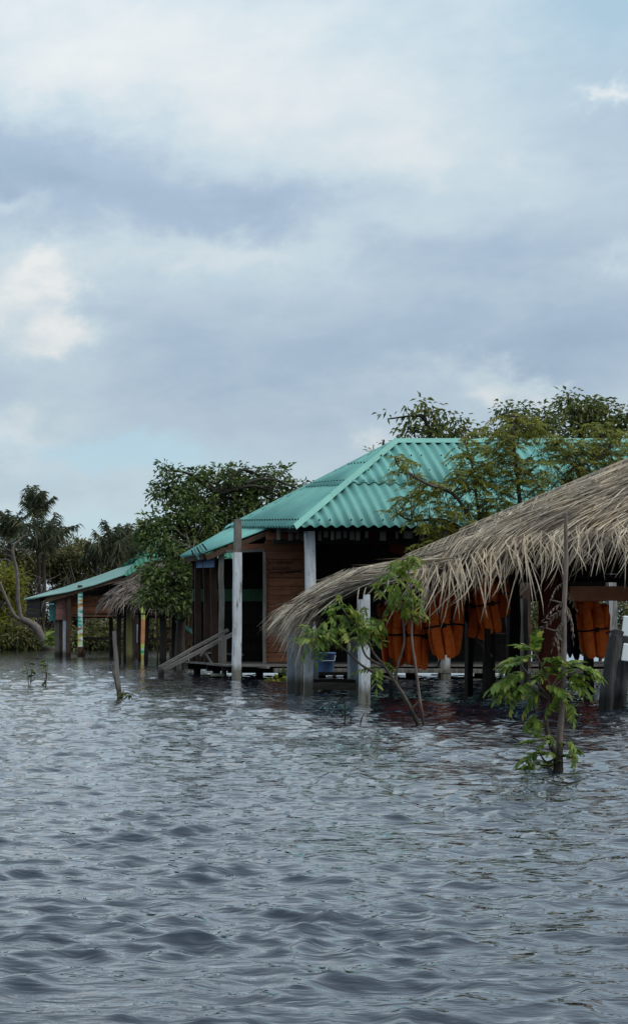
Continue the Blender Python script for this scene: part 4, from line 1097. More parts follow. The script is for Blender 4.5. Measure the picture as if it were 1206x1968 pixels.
for px, py, y_, yaw, sc, c, lab in VESTS:
    p = at(px, py + random.uniform(-13, 11), y_)
    t = thing('life_vest', p, lab, 'life vest', 'life vests hung under the thatch')
    t.rotation_euler = (random.uniform(-.14, .14), random.uniform(-.24, .24), yaw + random.uniform(-.25, .25))
    t.scale = (sc * random.uniform(.78, 1.0), sc * random.uniform(.8, 1.0), sc * random.uniform(.98, 1.16))
    for n_, me in VM[c]:
        o = bpy.data.objects.new(n_, me); COL.objects.link(o); o.parent = t
    o = bpy.data.objects.new('hanging_loop', None)
    bpy.data.objects.remove(o)

# blue tub under the wing
def build_tub():
    p = at(624, 1291, 24.0)
    t = thing('plastic_tub', p, 'blue plastic tub standing behind the white corner boards', 'tub')
    V = []; n = 20; prof = [(.125, 0), (.145, .26), (.160, .27), (.160, .30), (.145, .30), (.12, .04)]
    for r_, z_ in prof:
        for k in range(n):
            a = 2 * math.pi * k / n; V.append((p[0] + r_ * math.cos(a), p[1] + r_ * .9 * math.sin(a), p[2] + z_))
    F = []
    for j in range(len(prof) - 1):
        for k in range(n): F.append([j * n + k, j * n + (k + 1) % n, (j + 1) * n + (k + 1) % n, (j + 1) * n + k])
    mb = MB(); mb.add(V, F)
    mb.build('body', M_BLUEP, t, True)
    tube([p + [-.16, 0, .25], p + [-.10, -.14, .17], p + [.10, -.14, .17], p + [.16, 0, .25]], .006, 5).build('handle', M_WHITEP, t)
    s = link('low_shelf', None, None, (p[0], 24.0, 0)); tag(s, 'low dark shelf of boards under the blue plastic tub', 'shelf')
    beam((p[0] - .4, 24.0, p[2] - .025), (p[0] + .5, 24.0, p[2] - .025), .05, .4).build('board', M_DARK, s)
    for x_ in (-.3, .4): beam((p[0] + x_, 24.0, -.8), (p[0] + x_, 24.0, p[2] - .05), .08, .08).build('leg', M_DARK, s)
build_tub()

# leaning charred posts with white boards at the right edge
def build_right_posts():
    t = thing('mooring_post', at(1163, 1364, 18.1), 'weathered black leaning post at the right edge, split and rotting', 'post', 'leaning black posts at the right edge')
    def log(name, pts, r_, par):
        tube(smooth_path(pts, 5), np.linspace(r_ * 1.05, r_ * .9, (len(pts) - 1) * 5 + 1), 9, wob=.10).build(name, M_CHAR, par, True)
    log('trunk', [at(1158, 1400, 18.0), at(1165, 1330, 18.0), at(1176, 1260, 18.05), at(1186, 1214, 18.1)], .075, t)
    log('splinter', [at(1167, 1390, 17.9), at(1172, 1310, 17.92), at(1182, 1222, 18.0)], .03, t)
    t2 = thing('mooring_post', at(1188, 1350, 18.6), 'second charred post leaning rightmost, behind the split one', 'post', 'leaning black posts at the right edge')
    log('trunk', [at(1180, 1390, 18.5), at(1190, 1320, 18.5), at(1200, 1250, 18.55), at(1207, 1216, 18.6)], .085, t2)
    log('splinter', [at(1196, 1360, 18.35), at(1199, 1310, 18.4), at(1204, 1262, 18.45)], .03, t2)
    for ya, yb, lab in ((1183, 1222, 'upper white board at the right edge above the black posts'), (1236, 1270, 'lower white board at the right edge fixed to the black posts')):
        V = []
        pl = []
        c = [(1197, ya), (1265, ya + 8), (1265, yb + 8), (1192, yb)]
        for y_ in (18.30, 18.34):
            for x_, yy in c: V.append(at(x_, yy, y_))
        V = np.array(V); 
        mb = MB().add(V, BOXF)
        o = mb.build('white_board', M_WHITEP, None, False); 
        md = o.modifiers.new('bevel', 'BEVEL'); md.width = .012; md.segments = 3
        tag(o, lab, 'board', 'white boards at the right edge')
build_right_posts()

# ------------------------------------------------------------------ vegetation
def rand_dirs(n, r, up=0.0):
    v = r.normal(0, 1, (n, 3)); v[:, 2] += up; return nrm(v)
def grow_branch(mb, p0, p1, r0, r1, r, sag=0.15, k=5, n=5):
    L_ = np.linalg.norm(p1 - p0)
    mid = (p0 + p1) / 2 + r.normal(0, .10 * L_, 3); mid[2] += sag * L_
    P = smooth_path([p0, mid, p1], k)
    tube(P, np.linspace(r0, r1, len(P)), n, mb); return P
def leaf_tree(name, label, base, trunk_pts, blobs, leaf_mat, bark, leafL, leafW, per, spread, seed, group=None, r0=.10, up=-.1, twig=.6, cat='tree', hang=0.3, branch_r=.02, leaf_w_dir=None):
    """blobs: (px, py, rx, ry, Y, dY, n_clusters) in survey pixels; leaves gather at twig ends inside them"""
    r = np.random.default_rng(seed)
    t = thing(name, base, label, cat, group)
    wood_mb = MB(); TP = smooth_path([np.asarray(q, float) for q in trunk_pts], 6)
    tube(TP, np.linspace(r0, r0 * .35, len(TP)), 7, wood_mb, .04)
    br = MB(); C = []; D = []
    for px, py, rx, ry, Y, dY, nc in blobs:
        cc = at(px, py, Y); s = FPX / Y
        hub = TP[int(len(TP) * r.uniform(.45, .95))] if len(TP) > 3 else TP[-1]
        j = cc + [0, 0, -ry / s * .45]
        P = grow_branch(br, TP[np.argmin(np.linalg.norm(TP - j, axis=1) + .3 * np.abs(TP[:, 2] - j[2] + .5))], j, branch_r * 2.2, branch_r, r)
        # cluster points: mostly in the shell
        d = rand_dirs(nc, r); rad = r.uniform(.25, 1.0, (nc, 1)) ** .5
        pts = cc + d * rad * np.array([rx / s, dY, ry / s])
        for q in pts:
            a = P[r.integers(len(P) // 2, len(P))]
            if r.random() < twig: grow_branch(br, a, q, branch_r * .6, branch_r * .18, r, .05, 3, 4)
            n = int(per * r.uniform(.5, 1.5))
            off = np.clip(r.normal(0, 1, (n, 3)), -1.45, 1.45) * spread * [1, 1, .75]
            C.append(q + off); D.append(nrm(off + .5 * rand_dirs(n, r) * spread + (q - cc) * .15 + [0, 0, -hang * spread]))
    C = np.concatenate(C); D = np.concatenate(D); n = len(C)
    Nn = nrm(rand_dirs(n, r) * .8 + [0, -.2, .9])
    lm = leafquads(C, D, Nn, leafL * r.uniform(.6, 1.35, n), leafW * r.uniform(.6, 1.3, n))
    if wood_mb.n: wood_mb.build('trunk', bark, t, True)
    bo = br.build('branches', bark, t, True); bo['kind'] = 'stuff'
    o = lm.build('crown', leaf_mat, t, False)
    return t

def pinnate_mesh(pairs, length, ll, lw, droop, r, curl=.25):
    """one compound leaf along +X, leaflets drooping to both sides"""
    mb = MB(); K = pairs + 2
    tx = np.linspace(0, 1, K); path = np.stack([tx * length, np.zeros(K), -droop * length * tx ** 2], 1)
    tube(path, np.linspace(.0035, .0015, K), 4, mb)
    for i in range(1, K):
        for sgn in ((-1, 1) if i < K - 1 else (0,)):
            b = path[i]; 
            if sgn == 0: d = np.array([1, 0, -.3 - droop])
            else: d = np.array([.55 + r.normal(0, .12), sgn * .85, -.45 + r.normal(0, .22) - curl])
            d = nrm(d); L_ = ll * r.uniform(.8, 1.15) * (1 - .35 * abs(i / K - .55)); w = lw * r.uniform(.85, 1.15)
            up = nrm(np.array([0, 0, 1.0]) - d * d[2]); s = np.cross(d, up)
            ts = np.array([0, .22, .5, .78, 1.0]); ws = np.array([.12, .8, 1, .7, .03])
            V = []
            for t_, k_ in zip(ts, ws):
                c = b + d * L_ * t_ - np.array([0, 0, 1]) * L_ * .22 * t_ ** 2
                V += [c - s * w * k_ / 2 + up * w * .16 * k_, c, c + s * w * k_ / 2 + up * w * .16 * k_]
            F = []
            for k in range(4):
                a = 3 * k; F += [[a, a + 1, a + 4, a + 3], [a + 1, a + 2, a + 5, a + 4]]
            mb.add(V, F)
    return mb
def basis(d, roll=0.0):
    d = nrm(d); up = np.array([0, 0, 1.0]); s = nrm(np.cross(up, d)) if abs(d[2]) < .98 else np.array([0, 1.0, 0]); u = np.cross(d, s)
    m = Matrix((d, s, u)).transposed(); return (m @ Matrix.Rotation(roll, 3, 'X')).to_euler()

# two-stemmed sapling in front of the shelter
def build_sapling_mid():
    r = np.random.default_rng(3); Y = 15.0
    z4 = lambda x, y, dY=0: at(520 + x / 3.547, 1040 + y / 3.547, Y + dY)
    t = thing('sapling', at(805, 1395, Y), 'two-stemmed leaning sapling with drooping leaves before the white post', 'sapling', 'saplings standing in the water')
    A = smooth_path([z4(1040, 1330), z4(1005, 1260), z4(930, 1100), z4(850, 970), z4(770, 850), z4(690, 750), z4(650, 640)], 5)
    tube(A, np.linspace(.023, .008, len(A)), 8, wob=.07).build('stem', M_BARK, t, True)
    B = smooth_path([z4(1046, 1330), z4(1042, 1260), z4(1015, 1080), z4(985, 850), z4(960, 670), z4(962, 470), z4(950, 300), z4(935, 190)], 5)
    tube(B, np.linspace(.016, .006, len(B)), 8, wob=.07).build('stem', M_BARKP, t, True)
    br = [[(830, 950), (640, 860), (560, 790), (490, 730), (400, 690), (340, 650)], [(850, 965), (862, 850), (905, 700), (900, 560), (885, 400), (890, 300)],
          [(775, 855), (700, 820), (640, 770), (600, 650), (560, 560)], [(905, 580), (950, 520), (990, 450)], [(965, 1135), (1010, 1090)], [(640, 650), (700, 580), (740, 560)], [(560, 560), (500, 480), (470, 440)]]
    for b in br:
        P = smooth_path([z4(x, y) for x, y in b], 4); tube(P, np.linspace(.014 if len(b) > 3 else .009, .005, len(P)), 6, wob=.05).build('branch', M_BARK, t, True)
    protos = [pinnate_mesh(k, L_, .088, .030, dr, r).data('leaf', M_LEAF_BR if q % 3 else M_LEAF_YG, True, (0, 0, 0)) for q, (k, L_, dr) in enumerate([(5, .20, .3), (4, .16, .4), (6, .24, .5), (4, .15, .2), (5, .22, .6), (3, .13, .3)])]
    spots = [(340, 620, 9, 60, 70), (300, 690, 7, 40, 60), (470, 470, 9, 60, 50), (540, 560, 10, 70, 70), (640, 580, 10, 80, 70), (720, 580, 8, 50, 60), (650, 690, 7, 50, 40), (440, 650, 6, 50, 40), (735, 880, 4, 25, 20),
             (800, 310, 6, 50, 50), (890, 200, 11, 60, 80), (940, 150, 6, 50, 40), (850, 400, 6, 60, 40), (985, 430, 7, 40, 60), (900, 480, 4, 40, 30), (900, 320, 5, 50, 50)]
    for x, y, n, sx, sy in spots:
        for k in range(n):
            p = z4(x + r.normal(0, sx * .7), y + r.normal(0, sy * .7) - 20, r.normal(0, .09))
            th = r.uniform(0, 2 * math.pi)
            d = np.array([math.cos(th), .8 * math.sin(th), r.normal(-.15, .35)])
            link('leaf', protos[r.integers(6)], t, p, basis(d, r.normal(0, .3)), float(r.uniform(.6, 1.0)))
build_sapling_mid()

# tall thin sapling at the right with big pinnate leaves
def build_sapling_right():
    r = np.random.default_rng(4); Y = 10.2
    z8 = lambda x, y, dY=0: at(880 + x / 3.7, 1080 + y / 3.7, Y + dY)
    t = thing('sapling', at(1074, 1480, Y), 'tall thin pale-stemmed sapling at right with big green feather leaves', 'sapling', 'saplings standing in the water')
    A = smooth_path([z8(722, 1560), z8(722, 1480), z8(720, 1230), z8(742, 1000), z8(748, 600), z8(752, 300), z8(765, 0), z8(762, -200), z8(763, -350)], 6)
    tube(A, np.linspace(.022, .010, len(A)), 9, wob=.07).build('stem', M_BARKP, t, True)
    B = smooth_path([z8(700, 1520), z8(690, 1400), z8(640, 1240), z8(620, 1100), z8(650, 980), z8(655, 900)], 5)
    tube(B, np.linspace(.020, .007, len(B)), 7, wob=.05).build('stem', M_BARK, t, True)
    for b in ([(640, 960), (560, 870), (480, 780), (420, 700)], [(645, 980), (520, 900), (420, 850)], [(655, 900), (600, 760), (540, 640)], [(655, 900), (720, 800), (750, 720)], [(660, 900), (780, 810), (880, 760)], [(690, 1400), (620, 1420), (560, 1330)], [(700, 1440), (640, 1450), (560, 1440)], [(620, 1160), (570, 1130), (540, 1110)], [(745, 1000), (780, 1020)], [(720, 1330), (770, 1280)], [(745, 480), (690, 490), (620, 470)], [(750, 300), (690, 280), (650, 270)]):
        P = smooth_path([z8(x, y) for x, y in b], 4); tube(P, np.linspace(.009, .004, len(P)), 6).build('branch', M_BARK, t, True)
    protos = [pinnate_mesh(k, L_, .088, .036, dr, r, .10).data('leaf', M_LEAF_BR, True, (0, 0, 0)) for k, L_, dr in [(7, .20, .35), (6, .17, .5), (8, .23, .4), (4, .12, .3), (6, .18, .7)]]
    spots = [  # x, y of leaf base, direction (dx, dz), scale
        (540, 640, -.5, .55, 1.0), (540, 640, .1, .4, .8), (520, 690, -.9, .25, 1.1), (430, 720, -1, .2, 1.0), (420, 800, -1, -.1, 1.05), (430, 860, -1, -.25, 1.0), (440, 900, -.8, -.5, .9), (480, 780, -.6, .1, .9),
        (520, 880, -.3, -.7, .9), (600, 760, .2, .3, .8), (620, 800, -.4, .1, .8), (740, 740, -.2, .6, 1.0), (740, 740, .5, .3, .9), (780, 800, .8, .15, 1.0), (870, 760, .7, .0, .9), (880, 740, .9, -.2, .8), (820, 850, .6, -.5, .85),
        (640, 880, .4, -.2, .8), (560, 940, -.4, -.7, .9), (520, 1080, -.3, -.8, .7), (560, 1120, -.7, -.5, .6), (540, 1110, .2, -.8, .6), (770, 1000, .3, -.8, .8), (780, 880, .9, -.1, .8), (690, 820, 0, .3, .8),
        (560, 1270, -.8, .3, .7), (640, 1270, -.3, .2, .8), (600, 1300, -.7, .05, .6), (690, 1290, .3, .3, .6), (770, 1280, .5, -.3, .8), (780, 1300, .8, -.4, .7), (560, 1350, -.9, -.1, .9), (560, 1440, -1, .05, .9), (620, 1440, -.4, -.2, .8), (700, 1440, -.2, .5, .6), (720, 1380, .5, .4, .6), (660, 1350, -.3, .2, .7), (500, 860, -.7, -.4, .9), (350, 900, -.6, -.6, .8), (620, 700, -.2, .5, .7), (700, 900, .3, -.5, .8), (660, 1000, -.3, -.4, .6)]
    for x, y, dx, dz, sc in spots:
        for k in range(2):
            p = z8(x + r.normal(0, 12), y + r.normal(0, 12), r.normal(0, .04))
            d = np.array([dx + r.normal(0, .18), r.normal(-.25, .45), dz + r.normal(0, .15)])
            link('leaf', protos[r.integers(5)], t, p, basis(d, r.normal(0, .35)), float(sc * r.uniform(.66, .92) * (1 if k == 0 else .8)))
    dry = [pinnate_mesh(6, .22, .07, .020, 1.2, r, .6).data('dry_leaf', M_LEAF_DRY, True, (0, 0, 0)) for k in range(2)]
    for x, y, dx, dz in ((745, 150, -1, -.2), (750, 290, -1, .1), (745, 300, .8, -.1), (745, 340, -.9, -.3), (748, 420, -1, -.4), (745, 470, -1, -.5), (750, 330, .9, -.4), (750, 200, .7, -.1)):
        p = z8(x, y); d = np.array([dx, r.normal(0, .4), dz]); link('dry_leaf', dry[r.integers(2)], t, p, basis(d, r.normal(0, .4)), float(r.uniform(.42, .65)))
build_sapling_right()

# olive fine-leaved tree between shelter and house
def build_olive():
    r = np.random.default_rng(6); Y = 25.5
    base = at(985, 1325, Y)
    t = thing('feathery_tree', base, 'olive feathery-leaved tree spreading in front of the teal roof', 'tree')
    wood_mb = MB(); br = MB()
    forks = {'l': [(985, 1330), (975, 1180), (950, 1090), (905, 1030), (850, 1000), (790, 1000), (760, 985)],
             'm': [(985, 1330), (990, 1150), (1000, 1030), (995, 930), (985, 840), (990, 800)],
             'n': [(975, 1180), (930, 1050), (915, 960), (905, 890), (885, 830)],
             'r': [(990, 1150), (1050, 1000), (1110, 920), (1160, 870), (1190, 850)],
             'q': [(950, 1090), (880, 960), (820, 930), (770, 900), (758, 880)],
             's': [(990, 1150), (1090, 1050), (1150, 960), (1200, 930)]}
    NODES = []
    for k, pts in forks.items():
        P = smooth_path([at(x, y, Y + r.normal(0, .25) * (i > 1)) for i, (x, y) in enumerate(pts)], 5)
        tube(P, np.linspace(.06 if k in 'lm' else .035, .010, len(P)), 6, wood_mb, .05); NODES.append(P[4:])
    NODES = np.concatenate(NODES)
    blobs = [(760, 975, 26, 14, 4), (775, 880, 20, 18, 5), (765, 905, 22, 20, 5), (835, 935, 50, 40, 22), (870, 985, 60, 40, 34), (830, 1000, 40, 25, 12), (900, 900, 55, 50, 30), (960, 880, 60, 55, 36), (1000, 820, 60, 35, 22), (905, 850, 30, 30, 10), (890, 1040, 70, 40, 34), (840, 1060, 50, 30, 16), (960, 980, 60, 60, 34), (1020, 930, 50, 60, 30), (1060, 870, 60, 45, 30), (1050, 985, 50, 40, 20), (1110, 880, 45, 50, 28), (1160, 850, 40, 50, 34), (1130, 920, 50, 40, 24), (1185, 890, 30, 40, 16), (960, 830, 30, 40, 12), (800, 960, 30, 25, 7), (930, 940, 40, 40, 18), (870, 1080, 50, 25, 12)]
    lv = MB()
    ts = np.array([0, .5, 1.0])
    for px, py, rx, ry, n in blobs:
        c = at(px, py, Y); s = FPX / Y
        n = int(n * 1.35)
        q = c + rand_dirs(n, r) * r.uniform(.1, 1, (n, 1)) ** .6 * np.array([rx / s, .55, ry / s])
        for p in q:
            a = NODES[np.argmin(np.linalg.norm(NODES - p, axis=1) + r.uniform(0, .12, len(NODES)))]
            if r.random() < .5: grow_branch(br, a, p, .009, .003, r, .06, 3, 4)
            # a sprig of 2-4 feather leaves
            for k in range(r.integers(2, 5)):
                th = r.uniform(0, 2 * math.pi); d = nrm(np.array([math.cos(th), math.sin(th), r.normal(-.05, .35)]))
                L_ = r.uniform(.12, .24); m = 8
                f = np.repeat(np.linspace(.12, 1, m), 2); sg = np.tile([-1, 1], m)
                sd = nrm(np.cross(d, [0, 0, 1]))
                b = p + d * (L_ * f)[:, None] - np.array([0, 0, 1]) * (L_ * .35 * f ** 2)[:, None]
                dd = nrm(d * .55 + sd * sg[:, None] * .8 + np.array([0, 0, -.45]) + r.normal(0, .15, (2 * m, 3)))
                leafquads(b, dd, np.tile(np.array([0, -.2, 1.0]), (2 * m, 1)) + r.normal(0, .3, (2 * m, 3)), .072 * r.uniform(.7, 1.2, 2 * m), .021, .1, lv)
    wood_mb.build('trunk', M_BARK, t, True); bo = br.build('branches', M_BARK, t, True); bo['kind'] = 'stuff'; lv.build('crown', M_LEAF_OL, t, False)
build_olive()

# dark tree left of the house
leaf_tree('leafy_tree', 'dense dark green tree behind the lean-to on the left of the house', at(345, 1290, 38), [at(345, 1290, 38), at(350, 1180, 38), at(375, 1080, 38), at(400, 1000, 38), at(420, 950, 38)],
          [(322, 926, 22, 22, 38, .3, 6), (312, 961, 24, 22, 38, .4, 6), (350, 941, 26, 26, 38, .5, 8), (300, 1006, 26, 22, 37.6, .4, 10), (335, 996, 36, 34, 38, .6, 15), (382, 946, 34, 36, 38.3, .7, 15), (425, 931, 38, 30, 38.5, .7, 17), (372, 1006, 40, 40, 38, .8, 27), (468, 931, 34, 34, 38.6, .7, 14), (448, 971, 40, 40, 38.5, .8, 17), (525, 921, 26, 26, 38.5, .5, 10), (500, 961, 36, 30, 38.5, .7, 13), (566, 931, 20, 14, 38.5, .3, 4), (545, 951, 30, 20, 38.5, .5, 7),
           (300, 1035, 30, 26, 37.5, .5, 15), (345, 1060, 44, 34, 37.6, .8, 27), (400, 1025, 40, 44, 38.4, .7, 25), (292, 1098, 22, 20, 37.2, .5, 8), (325, 1110, 44, 26, 37.2, .7, 25), (300, 1145, 30, 22, 37, .5, 14), (345, 1150, 40, 22, 37, .6, 18), (390, 1100, 36, 40, 38.2, .6, 20), (370, 1140, 26, 26, 37.4, .5, 11), (420, 1006, 40, 40, 38.6, .7, 18), (480, 996, 40, 30, 38.6, .7, 8), (318, 901, 9, 7, 38, .2, 3), (452, 902, 14, 6, 38.4, .3, 3), (287, 1026, 9, 12, 37.6, .2, 3), (372, 914, 10, 8, 38.2, .2, 3)],
          M_LEAF_DK, M_BARKD, .125, .062, 42, .135, 61, r0=.13, branch_r=.022, hang=.6)
# bare twigs in front of it
def build_twigs():
    r = np.random.default_rng(9); t = thing('bare_branch', at(365, 1080, 36.3), 'pale bare forked branch sticking out of the dark tree above the lean-to', 'branch')
    mb = MB()
    for a, b, rr in (((385, 1075), (362, 1035), .018), ((362, 1035), (340, 1020), .012), ((370, 1050), (335, 1040), .012), ((340, 1040), (318, 1034), .008), ((372, 1052), (384, 1018), .012), ((384, 1018), (383, 1000), .008), ((362, 1035), (358, 1010), .009), ((380, 1068), (330, 1056), .010), ((384, 1030), (394, 1010), .008)):
        grow_branch(mb, at(*a, 36.3), at(*b, 36.3), rr, rr * .5, r, .03, 3, 5)
    mb.build('twigs', M_DEADW, t, True)
build_twigs()

# trees behind the main roof
leaf_tree('broadleaf_tree', 'sparse tree with large hanging leaves behind the left end of the ridge', at(850, 1290, 40), [at(850, 1290, 40), at(845, 1000, 40), at(830, 860, 40), at(815, 800, 40)],
          [(795, 790, 24, 22, 40, .4, 8), (825, 800, 28, 25, 40, .5, 11), (845, 825, 40, 30, 40, .6, 16), (785, 820, 22, 22, 40, .4, 6), (865, 815, 25, 30, 40, .5, 8), (744, 803, 5, 5, 40, .1, 1), (890, 840, 40, 30, 40, .6, 14), (815, 845, 50, 18, 40, .5, 12)],
          M_LEAF_MID, M_BARKD, .18, .08, 10, .12, 71, r0=.11, group='trees behind the roof ridge', hang=1.2)
leaf_tree('broadleaf_tree', 'full crowned olive tree behind the middle of the ridge', at(1030, 1290, 41), [at(1030, 1290, 41), at(1028, 1000, 41), at(1010, 870, 41)],
          [(980, 800, 30, 26, 41, .5, 14), (960, 830, 35, 25, 41, .5, 14), (1020, 810, 35, 32, 41, .6, 24), (1050, 830, 45, 35, 41, .6, 24), (1000, 845, 60, 25, 41, .6, 22), (972, 778, 9, 10, 41, .2, 2)],
          M_LEAF_MID, M_BARKD, .15, .068, 15, .13, 72, r0=.12, group='trees behind the roof ridge', hang=.8)
leaf_tree('broadleaf_tree', 'tallest dark tree behind the ridge at the right edge', at(1130, 1290, 42), [at(1130, 1290, 42), at(1128, 1000, 42), at(1120, 850, 42), at(1105, 800, 42)],
          [(1100, 790, 35, 26, 42, .6, 18), (1140, 800, 40, 32, 42, .7, 28), (1180, 815, 35, 28, 42, .6, 22), (1090, 760, 9, 7, 42, .2, 3), (1220, 825, 50, 32, 42, .7, 24), (1120, 835, 60, 28, 42, .7, 24), (1080, 820, 30, 30, 42, .5, 12), (1165, 790, 16, 16, 42, .4, 6), (1290, 830, 60, 40, 42, .8, 24)],
          M_LEAF_MID, M_BARKD, .16, .075, 18, .14, 73, r0=.13, group='trees behind the roof ridge', hang=.8)
leaf_tree('twiggy_shrub', 'small twig tip rising over the hip of the teal roof', at(735, 1290, 37), [at(735, 1290, 37), at(738, 1000, 37), at(735, 870, 37), at(737, 845, 37)],
          [(716, 868, 9, 4, 37, .1, 3), (738, 852, 4, 6, 37, .1, 1), (720, 872, 16, 8, 37, .2, 3)], M_LEAF_MID, M_BARKD, .10, .04, 9, .07, 74, r0=.05, cat='shrub')

# brush seen under and behind the house
for i, (px, w, y_, top) in enumerate(((960, 60, 37.5, 1120), (1050, 70, 38.5, 1130), (1150, 80, 38, 1110), (1260, 80, 39, 1100), (640, 50, 39, 1150))):
    leaf_tree('twiggy_shrub', ['tangled grey-green brush seen under the house left of the brown post', 'tangled grey-green brush seen below the thatch right of the brown post', 'tangled brush seen through the gap beside the white boards', 'tangled brush growing behind the house off to the right', 'tangled brush hidden behind the plank wall of the house'][i],
              at(px, 1285, y_), [at(px, 1290, y_), at(px + 5, 1230, y_), at(px, top + 40, y_)],
              [(px - w * .4, 1200, w * .6, 50, y_, .6, 24), (px + w * .4, 1190, w * .6, 50, y_, .6, 24), (px, top + 50, w * .8, 40, y_, .6, 24)], M_LEAF_FAR, M_DEADW, .14, .06, 26, .22, 80 + i, r0=.05, group='brush behind the house', cat='shrub', twig=1.0, branch_r=.02)

# far brush along the left bank: separate low trees
FAR = [  # px, py-centre, rx, ry, Y
    (-60, 1150, 70, 90, 84), (5, 1170, 45, 75, 80), (55, 1128, 50, 92, 86), (110, 1126, 50, 92, 87), (165, 1128, 50, 88, 86), (215, 1130, 45, 86, 88), (265, 1125, 45, 90, 86), (310, 1150, 50, 85, 88), (370, 1160, 60, 80, 90), (40, 1215, 60, 35, 79), (190, 1215, 60, 35, 80), (270, 1215, 60, 35, 82), (350, 1210, 60, 40, 84)]
FLAB = ['brush tree at the far left edge behind the dead tree fork', 'yellow-green bush at the left edge beside the dead tree', 'olive tree under the tall far palm', 'olive tree between the palms above the far hut roof', 'low tree just left of the gap of pale sky over the far hut', 'dark tree at the foot of the right-hand far palm', 'tree touching the dark leafy tree, above the far hut ridge', 'far tree hidden behind the dark leafy tree', 'far tree behind the house lean-to', 'low bush at the waterline below the dead tree', 'low bush seen through the open far hut', 'low bush seen between the far painted posts', 'low bush far behind the stair rails']
for i, (px, py, rx, ry, y_) in enumerate(FAR):
    r = np.random.default_rng(200 + i)
    bl = []
    for k in range(10 if ry > 50 else 6):
        bl.append((px + r.uniform(-.7, .7) * rx, py + r.uniform(-.75, .8) * ry, rx * r.uniform(.35, .55), ry * r.uniform(.22, .36), y_ + r.uniform(-1, 1), 1.0, 22))
    leaf_tree('brush_tree', FLAB[i], at(px, 1247, y_), [at(px, 1250, y_), at(px + r.uniform(-8, 8), 1200 if ry > 50 else 1235, y_), at(px + r.uniform(-15, 15), py - ry * .3, y_)], bl,
              M_LEAF_FAR if i != 1 else M_LEAF_OL, M_DEADW if i % 2 else M_BARK, .26, .10, 34, .33, 300 + i, group='brush trees on the far bank', r0=.10, twig=.8, branch_r=.035)

# palms
def palm(label, px, py_top, Y, n, Lf, seed, upright, base_y=1247, lean=0.0, stiff=.5):
    r = np.random.default_rng(seed); top = at(px, py_top, Y); b = at(px + lean, base_y, Y)
    t = thing('palm_tree', b, label, 'palm', 'far palms on the bank')
    P = smooth_path([b - [0, 0, .3], (b + top) / 2 + [.1, 0, 0], top], 6); tube(P, np.linspace(.12, .09, len(P)), 8, wob=.04).build('trunk', M_BARKD, t, True)
    for k in range(n):
        az = k / n * 2 * math.pi + r.uniform(-.25, .25); el = r.uniform(*upright)
        h = np.array([math.cos(az), math.sin(az), 0]); L_ = Lf * r.uniform(.8, 1.15); K = 12; s = np.linspace(0, 1, K)
        ang = el - stiff * s ** 1.6 * (1.6 if el < 1 else 1.1)
        dx = np.cumsum(np.cos(ang)) / K * L_; dz = np.cumsum(np.sin(ang)) / K * L_
        path = top + h * dx[:, None] + np.array([0, 0, 1]) * dz[:, None]
        mb = MB(); tube(path, np.linspace(.03, .008, K), 4, mb)
        sd = np.array([-h[1], h[0], 0]); m = 34; f = np.linspace(.15, 1, m)
        b_ = np.stack([np.interp(f, s, path[:, j]) for j in range(3)], 1); tg = nrm(np.stack([np.interp(f, s, np.gradient(path[:, j])) for j in range(3)], 1))
        for sg in (-1, 1):
            d = nrm(tg * .55 + sd * sg * .6 + np.array([0, 0, -.25]) + r.normal(0, .28, (m, 3))); ln = .50 * Lf / 1.8 * r.uniform(.7, 1.2, m) * (1.1 - .5 * f)
            tt = np.linspace(0, 1, 4); Q = b_[:, None] + d[:, None] * (ln[:, None] * tt)[..., None]; Q[..., 2] -= (tt ** 2)[None] * ln[:, None] * r.uniform(.3, 1.0, (m, 1))
            ribbons(Q, nrm(np.cross(d, [0.2, 1, .1]) + r.normal(0, .2, (m, 3))), .055 * np.array([.7, 1, .7, .1])[None] * np.ones((m, 1)), mb)
        mb.build('frond', M_LEAF_PALM, t, False)
palm('tallest far palm with an upright crown at the left', 70, 1000, 83, 22, 1.75, 1, (.95, 1.55), lean=4, stiff=.40)
palm('wide low palm beneath the tallest far palm', 84, 1066, 81, 26, 2.25, 2, (.65, 1.5), lean=-5, stiff=.30)
palm('far palm cut by the left edge of the picture', 18, 1040, 84, 22, 1.7, 3, (.8, 1.5), stiff=.55)
palm('bushy far palm left of the dark leafy tree', 222, 1084, 82, 30, 2.2, 4, (.6, 1.55), lean=3, stiff=.30)
palm('small far palm next to the dark leafy tree', 248, 1078, 84, 22, 1.9, 5, (.8, 1.5), stiff=.35)
palm('dark small palm at the left foot of the bushy far palm', 182, 1078, 84, 16, 1.1, 6, (.3, 1.5), stiff=.8)

